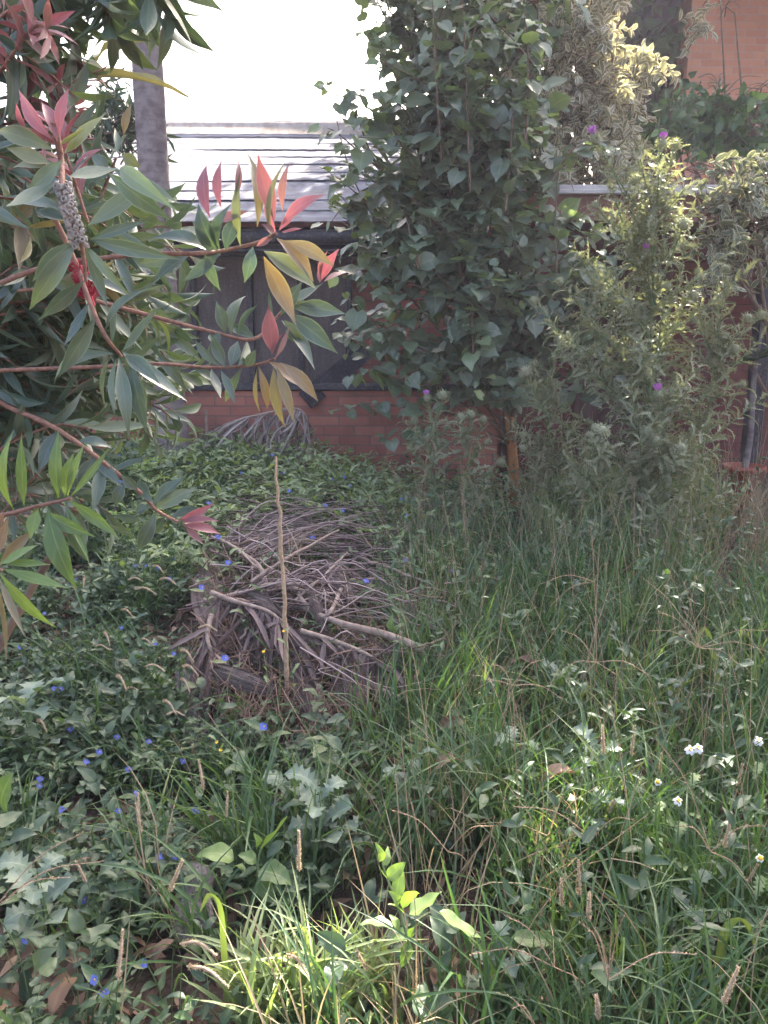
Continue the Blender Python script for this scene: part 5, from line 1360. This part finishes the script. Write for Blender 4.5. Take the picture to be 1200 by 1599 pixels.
finger_grass('seed stalk lying low beside the flat pale leaf', (866, 1510), .3, [(738, 1490), (860, 1445), (790, 1430), (950, 1590)], 185)
finger_grass('seed stalk at the very bottom under the flat pale leaf', (835, 1600), .3, [(762, 1550), (800, 1575)], 186)
finger_grass('seed stalk with fingers in the grass right of the heap', (800, 1070), .4, [(768, 1038), (742, 1078), (885, 1096), (790, 1105), (850, 1030)], 187)
finger_grass('fine seed stalk in the darker grass below the heap', (700, 1330), .3, [(612, 1265), (770, 1290), (745, 1375)], 188)
finger_grass('upright fine seed stalks with thin fingers at lower right', (950, 1530), .4, [(905, 1440), (925, 1445), (955, 1455), (975, 1430), (1085, 1490)], 189)
finger_grass('leaning seed stalk over the white flowers', (1110, 1330), .45, [(1030, 1160), (1180, 1400), (1060, 1290), (1195, 1290)], 190)
finger_grass('arched pale stalks curving from the left edge over the weeds', (-10, 1420), .35, [(130, 1300), (160, 1345), (110, 1370)], 191)

# ------------------------------------------------------------------ white daisies
def daisy(label, px, py, h, n, seed, r0=.019):
    r = np.random.default_rng(seed); q = G(px, py, h); b0 = onground(q[0] + .01, q[1] + .04)
    root = thing('white_daisy', label, 'flower', b0, 'white flowers in the long grass')
    mb = MB().tube(catmull([b0, (b0 + q) / 2 + [.01, 0, 0], q], 8), [.002, .0014], 5)
    tt = np.array([.2, .4, .55, .7]); a = np.arange(4) * 2.4
    scatter_leaves(mb, T_LOBED, b0 + (q - b0) * tt[:, None], nrm(np.stack([np.cos(a), np.sin(a), np.full(4, .4)], -1)), np.tile([[0, -.3, 1.]], (4, 1)), np.full(4, .07), np.full(4, .03), r.uniform(0, 1, 4), r)
    mb.build('stem', M['green_stem'], root)
    mb = MB(); m2 = MB()
    for k in range(n):
        c = q + [(-.5 * (n - 1) + k) * .02, r.normal(0, .006), r.normal(0, .006)]; ax = (r.normal(0, .25), -.35, 1)
        petals(mb, c, ax, r0 * .85, 6, r, -.75, .72); petals(mb, c + [0, 0, .002], ax, r0 * .6, 4, r, .1, .7, .4)
        m2.lathe([(0, -.006), (.006, -.002), (.005, .002), (0, .004)], c + np.array([0, -.002, .001]), ax, 10)
    mb.build('petals', M['white_petal'], root); m2.build('flower_centre', M['yellow'], root)
daisy('pair of white flowers with yellow edges in the right grass', 1084, 1170, .45, 2, 201)
daisy('single small white flower with a yellow base below the white pair', 1061, 1254, .42, 1, 202, .016)
daisy('white flower at the right picture edge', 1186, 1155, .45, 1, 203)
daisy('faint small white flower between grass stalks', 1026, 1220, .42, 1, 204, .012)
daisy('nearly spent whitish flower at the right edge low down', 1188, 1345, .38, 1, 205, .012)

# ------------------------------------------------------------------ broad leaved seedlings
def seedling(label, name, stem, Y, leaves, mat, seed, tilt=.5):
    r = np.random.default_rng(seed)
    top = np.array([P(x, y, Y) for x, y in stem]); b0 = onground(top[-1][0], top[-1][1] + .02)
    root = thing(name, label, 'weed plant', b0)
    MB().tube(catmull([b0] + list(top[::-1]), 12), [.0035, .0028, .0018], 6).build('stem', M['green_stem'], root)
    for (bx, by, tx, ty, wpx, v) in leaves:
        a, b = P(bx, by, Y), P(tx, ty, Y + r.uniform(-.03, .03)); mb = MB()
        scatter_leaves(mb, T_ELLIP_H, a[None], (b - a)[None], np.array([[r.normal(.1, .35), r.uniform(-.75, .35), r.uniform(.7, 1.0)]]), np.array([np.linalg.norm(b - a)]), np.array([wpx / F_PX * Y * 1.15]), np.array([v]), r)
        mb.build('leaf', M[mat], root)
    return root
seedling('upright light green seedling with toothed leaves catching the sun at the front', 'broad_leaved_seedling', [(592, 1330), (604, 1370), (620, 1410), (632, 1450), (640, 1490)], 1.42,
         [(596, 1345, 586, 1315, 14, .9), (600, 1352, 606, 1322, 14, .9), (606, 1372, 634, 1346, 22, .8), (604, 1372, 592, 1352, 12, .8), (618, 1405, 628, 1352, 22, .7), (622, 1412, 606, 1390, 16, .8), (628, 1418, 655, 1395, 20, .9), (640, 1428, 690, 1392, 38, .8), (630, 1425, 606, 1412, 16, .8),
          (614, 1450, 562, 1444, 34, .6), (622, 1452, 608, 1428, 14, .7), (636, 1462, 616, 1466, 22, .5), (636, 1470, 626, 1512, 22, .5), (642, 1465, 662, 1446, 18, .6), (686, 1424, 758, 1468, 34, .6)], 'broad', 211)
seedling('broad green plant with a large yellowish leaf beside the split log', 'broad_leaved_seedling', [(415, 1315), (405, 1335), (402, 1370), (410, 1400)], 1.7,
         [(366, 1342, 307, 1337, 34, .85), (366, 1352, 384, 1362, 18, .7), (408, 1326, 449, 1274, 34, .8), (404, 1360, 457, 1384, 40, .3), (400, 1345, 372, 1335, 22, .5), (402, 1322, 396, 1300, 14, .7), (404, 1372, 430, 1412, 26, .3)], 'broad', 212)
seedling('flat pale leaf pointing right in the dark grass at the front', 'broad_leaved_seedling', [(800, 1464), (806, 1500)], 1.45, [(800, 1464, 883, 1468, 27, .45), (800, 1466, 770, 1475, 16, .4), (778, 1500, 790, 1560, 34, .5)], 'broad', 213)
seedling('large rounded green leaf at the left picture edge in the weeds', 'broad_leaved_seedling', [(5, 1262), (8, 1290)], 2.0, [(2, 1258, 22, 1206, 46, .5), (-5, 1250, -40, 1225, 40, .4)], 'broad', 214)
seedling('round dark green leaf over the leaf litter patch', 'broad_leaved_seedling', [(135, 1440), (138, 1465)], 1.75, [(138, 1440, 194, 1440, 36, .25), (120, 1450, 108, 1452, 12, .5), (132, 1438, 108, 1440, 20, .5), (120, 1412, 72, 1424, 30, .2)], 'broad', 215)
seedling('single green leaf lying on the grass next to the curled brown leaf', 'broad_leaved_seedling', [(640, 1150), (644, 1175)], 2.45, [(638, 1154, 672, 1130, 20, .6)], 'broad', 216)
seedling('light green leaves at the foot of the thick cut stalk', 'broad_leaved_seedling', [(612, 985), (616, 1010)], 2.95, [(612, 985, 614, 958, 14, .5), (614, 990, 640, 975, 14, .4)], 'broad', 217)
seedling('dark broad leaves at the very bottom right of the grass', 'broad_leaved_seedling', [(930, 1590), (932, 1640)], 1.5, [(930, 1600, 915, 1545, 36, .3), (935, 1610, 960, 1570, 30, .2), (940, 1610, 1010, 1590, 34, .3)], 'broad', 218)
def lobed_proto(seed):
    r = np.random.default_rng(seed); root = thing('lobed_weed', 'x', 'weed plant'); mb = MB(); n = 9; a = np.arange(n) * 2.4 + r.uniform(0, 6)
    MB().tube(catmull([(0, 0, 0), (.01, 0, .16), (.0, -.01, .32)], 6), [.004, .002], 5).build('stem', M['green_stem'], root)
    p = np.stack([np.zeros(n), np.zeros(n), np.linspace(.12, .31, n)], -1); d = nrm(np.stack([np.cos(a), np.sin(a), r.uniform(.2, .8, n)], -1))
    L = r.uniform(.09, .15, n); scatter_leaves(mb, T_LOBED, p, d, np.tile([[0, -.25, 1.]], (n, 1)), L, L * .62, r.uniform(0, 1, n), r)
    mb.build('leaves', M['lobed'], root); return root
lp_ = [lobed_proto(221), lobed_proto(222)]
LW = [('bluish lobed weed in the middle of the foreground, largest of its kind', 500, 1265, 1.0), ('bluish lobed weed just below the heap next to the largest one', 455, 1245, .75), ('bluish lobed weed in shade right of the largest one', 535, 1300, .7), ('greyish lobed weed among grass right of the heap', 880, 1075, .8), ('pale lobed weed in the grass below the finger grass hub', 932, 1195, .9),
      ('pale lobed weed under the reddish seed stalk', 925, 1285, .8), ('yellowish lobed weed above the white flower pair', 1070, 1085, .9), ('lobed weed near the right picture edge above the white flower', 1140, 1065, .9), ('pale mottled lobed weed under the flat pale leaf', 780, 1520, .7), ('pale lobed weed standing between the heap and the white flowers', 800, 1180, .8), ('lobed weed in the grass straight above the sunlit seedling', 640, 1225, .9), ('lobed weed among the dry stalks near the foot of the thistles', 900, 930, .8), ('lobed weed in the lower right grass under the leaning seed stalk', 1080, 1440, .8), ('lobed weed low at the left edge under the bottlebrush leaves', 45, 1120, 1.1), ('lobed weed beside the fallen leaves in the left corner', 60, 1400, .9)]
for i, (lab, px, py, s) in enumerate(LW):
    q = G(px, py, .26 * s); b0 = onground(q[0], q[1])
    if i < 2: c = lp_[i]; c.location = tuple(b0); c.scale = (s,) * 3; c['label'] = lab; c['group'] = 'bluish lobed weeds'; c.rotation_euler = (0, 0, i)
    else: place_copy(lp_[i % 2], b0, rc.uniform(0, 6), s, lab, 'bluish lobed weeds')
def pinnate_proto(seed):
    r = np.random.default_rng(seed); root = thing('feathery_seedling', 'x', 'seedling'); ms, mb = MB(), MB()
    ms.tube(catmull([(0, 0, 0), (.005, 0, .1), (0, 0, .2)], 6), [.003, .002], 5)
    for k in range(5):
        a = k * 1.3 + .4; s = np.array([0, 0, .1 + .022 * k]); e = s + np.array([cos(a) * .13, sin(a) * .13 - .02, .05]); rb = catmull([s, (s + e) / 2 + [0, 0, .03], e], 8); ms.tube(rb, .001, 4)
        for sd in (-1, 1):
            t = np.linspace(.3, 1, 5); p = sample(rb, t); tg = nrm(e - s); sv = nrm(np.cross(tg, [0, 0, 1.])) * sd
            scatter_leaves(mb, T_ELLIP, p, nrm(tg * .5 + sv)[None].repeat(5, 0) + r.normal(0, .08, (5, 3)), np.tile([[0, -.2, 1.]], (5, 1)), np.full(5, .042), np.full(5, .016), r.uniform(0, 1, 5), r)
    ms.build('stem', M['green_stem'], root); mb.build('leaflets', M['lime'], root); return root
pp_ = pinnate_proto(231)
for i, (lab, px, py, s) in enumerate([('lime green feathery seedling behind the lowest bottlebrush stem', 228, 742, 1.2), ('lime feathery seedling under the red bottlebrush tip', 200, 820, 1.0), ('lime feathery seedling beside the dark bush trunk', 120, 835, .9), ('lime feathery seedling next to the brick wall end', 235, 690, 1.3), ('taller lime feathery seedling on the coping behind the bush leaves', 240, 640, 1.4), ('lime feathery seedling in the gap left of the brick wall', 205, 705, 1.2)]):
    q = G(px, py, .16 * s); b0 = onground(q[0], q[1])
    if i == 0: c = pp_; c.location = tuple(b0); c.scale = (s,) * 3; c['label'] = lab; c['group'] = 'feathery seedlings'
    else: place_copy(pp_, b0, rc.uniform(0, 6), s, lab, 'feathery seedlings')
# sunlit tuft of wide grass in the foreground
gt = thing('grass_tuft', 'bright tuft of wide grass blades in the sun patch at the bottom', 'grass tuft', onground(*G(490, 1560, .05)[:2]))
rg2 = np.random.default_rng(241); mb = MB()
for (px, py) in ((400, 1590), (440, 1570), (480, 1560), (520, 1580), (560, 1560), (470, 1600), (540, 1610), (600, 1560), (420, 1610), (500, 1600), (380, 1560)):
    b0 = G(px, py + 40, .0); n = 20; a = rg2.uniform(0, 2 * pi, n); hv = np.stack([np.cos(a), np.sin(a), np.zeros(n)], -1)
    d = nrm(hv * rg2.uniform(.1, .9, (n, 1)) + [0, 0, 1.]); L = rg2.uniform(.16, .36, n)
    Mx = basis(d, -hv + [0, 0, .8], L, rg2.uniform(.009, .018, n), L)
    for i in range(n): mb.inst(T_BLADE[rg2.integers(0, 4)], (b0 + rg2.normal(0, .02, 3) * [1, 1, 0])[None], Mx[i:i + 1], np.array([rg2.uniform(.4, 1)]))
mb.build('blades', M['weed_pale'], gt)  # paler leaf colour puts some of the sun glare into the blades
gt['group'] = 'x'; del gt['group']
# tall single lit blades on the right
for i, (lab, pl) in enumerate((('bright green bent grass blade catching light in the right grass', [(1128, 1100), (1110, 1000), (1095, 985), (1078, 1040)]), ('short lit yellow green blade above the white flowers', [(1045, 985), (1042, 965), (1041, 948)]), ('lit folded grass blade at the lower right edge', [(1120, 1520), (1135, 1450), (1165, 1440), (1185, 1500)]), ('arched wide grass blade in front of the split log', [(352, 1520), (345, 1420), (328, 1398), (312, 1425)]))):
    Yb = G(pl[0][0], pl[0][1], .2)[1]; c = catmull([P(x, y, Yb) for x, y in pl], 14); n = len(c); T = nrm(np.gradient(c, axis=0)); S = nrm(np.cross(T, [.5, .8, .3]))
    ww = .0085 * (1 - np.linspace(0, 1, n) ** 3) + .0006; low = onground(c[0][0], c[0][1]); c = np.vstack([low[None], c]); S = np.vstack([S[:1], S]); ww = np.append(.004, ww); n += 1
    V = np.stack([c - S * ww[:, None], c + np.array([0, .003, -.002]), c + S * ww[:, None]], 1).reshape(-1, 3); U = np.zeros_like(V); U[:, 0] = np.tile([-1, 0, 1], n); U[:, 1] = np.repeat(np.linspace(0, 1, n), 3); U[:, 2] = .85
    ii = np.arange(n - 1)[:, None] * 3; jj = np.arange(2)[None, :]; F = np.stack([ii + jj, ii + jj + 1, ii + jj + 4, ii + jj + 3], -1).reshape(-1, 4)
    tag(MB().add(V, F, U).build('tall_grass', M['grass']), lab, 'grass')
# fallen leaves
FL = [('curled pinkish dry leaf in the bottom left corner', 35, 1570, .13), ('dry leaf lying over the curled pinkish leaf at the corner', 80, 1590, .11), ('dry brown leaf on the litter beside the corner leaves', 95, 1545, .09), ('upright pale dry leaf at the left edge', 22, 1505, .10), ('dry leaf leaning on weeds right of the corner leaves', 150, 1500, .09), ('curled dark brown leaf on the grass next to a green leaf', 685, 1140, .10), ('reddish brown fallen leaf in the grass right of the heap', 838, 1042, .10), ('dark fallen leaf in the grass under the pale lobed weed', 842, 1222, .12),
      ('brown fallen leaf half hidden in the middle grass', 672, 1205, .10), ('dry orange leaf among the dark weeds', 262, 1180, .07), ('yellow dying leaf hanging in the dark weeds', 232, 1105, .06), ('dry twisted leaf on the litter patch', 105, 1375, .10), ('dry leaf under the bent golden seed heads', 235, 1505, .08), ('pinkish dry leaf on the litter patch edge', 60, 1340, .09)]
rf_ = np.random.default_rng(251)
T_CURL = [leaf_tpl(prof('lance', 12), .28, 1.0, .9, None, .05, 5), leaf_tpl(prof('ellip', 12), .25, .9, -.8, None, .06, 5)]
for lab, px, py, L in FL:
    q = G(px, py, .10 if px < 500 else .26); a = rf_.uniform(0, 2 * pi); mb = MB()
    scatter_leaves(mb, T_CURL, q[None], np.array([[cos(a), sin(a) * .6, rf_.uniform(-.1, .35)]]), np.array([[rf_.normal(0, .3), -.5, .8]]), np.array([L]), np.array([L * .38]), np.array([rf_.uniform(.35, 1)]), rf_)
    tag(mb.build('fallen_leaf', M['yellow_leaf'] if 'yellow' in lab else M['litter']), lab, 'fallen leaf')
# small yellow flowered weed on the heap
for lab, px, py, h, nfl in (('thin yellow flowered weed growing through the heap beside the tall dry stalk', 445, 1000, .5, 2), ('yellow flowered weed in front of the heap near the blue flower', 355, 1175, .3, 2)):
    q = G(px, py, h * .8); b0 = onground(q[0], q[1]); root = thing('yellow_flowered_weed', lab, 'weed plant', b0)
    ms, mb, mf = MB(), MB(), MB(); r = np.random.default_rng(px)
    for k in range(nfl):
        e = q + r.normal(0, .035, 3) * [1, .5, 1]; c = catmull([b0, b0 * .5 + e * .5 + r.normal(0, .02, 3), e], 8); ms.tube(c, [.002, .001], 4)
        shoot_leaves(mb, T_LOBED, c, 6, .05, .022, r, t0=.1); petals(mf, e, (0, -.5, .8), .0065, 9, r, .4, .45)
    ms.build('stem', M['green_stem'], root); mb.build('leaves', M['weed_pale'], root); mf.build('petals', M['yellow'], root)
# ------------------------------------------------------------------ thin violet volume added to lift the shadows, standing in for lens flare
hz = MB().box((0, 10.0, 4.75), (124, 104, 12.0)).build('added_veil', None, None, False)
tag(hz, 'thin violet veil added over the whole garden to lift the shadows', 'added_veil', kind='stuff')
hm, hn = new_mat('added veil volume')
pv = hn.nodes.new('ShaderNodeVolumePrincipled'); pv.inputs['Color'].default_value = (.88, .84, 1.0, 1); pv.inputs['Density'].default_value = .0038; pv.inputs['Anisotropy'].default_value = .3
ho = hn.nodes.new('ShaderNodeOutputMaterial'); hn.links.new(pv.outputs[0], ho.inputs['Volume'])
hz.data.materials.clear(); hz.data.materials.append(hm)
print('verts', sum(len(o.data.vertices) for o in bpy.data.objects if o.type == 'MESH'), 'objects', len(bpy.data.objects))
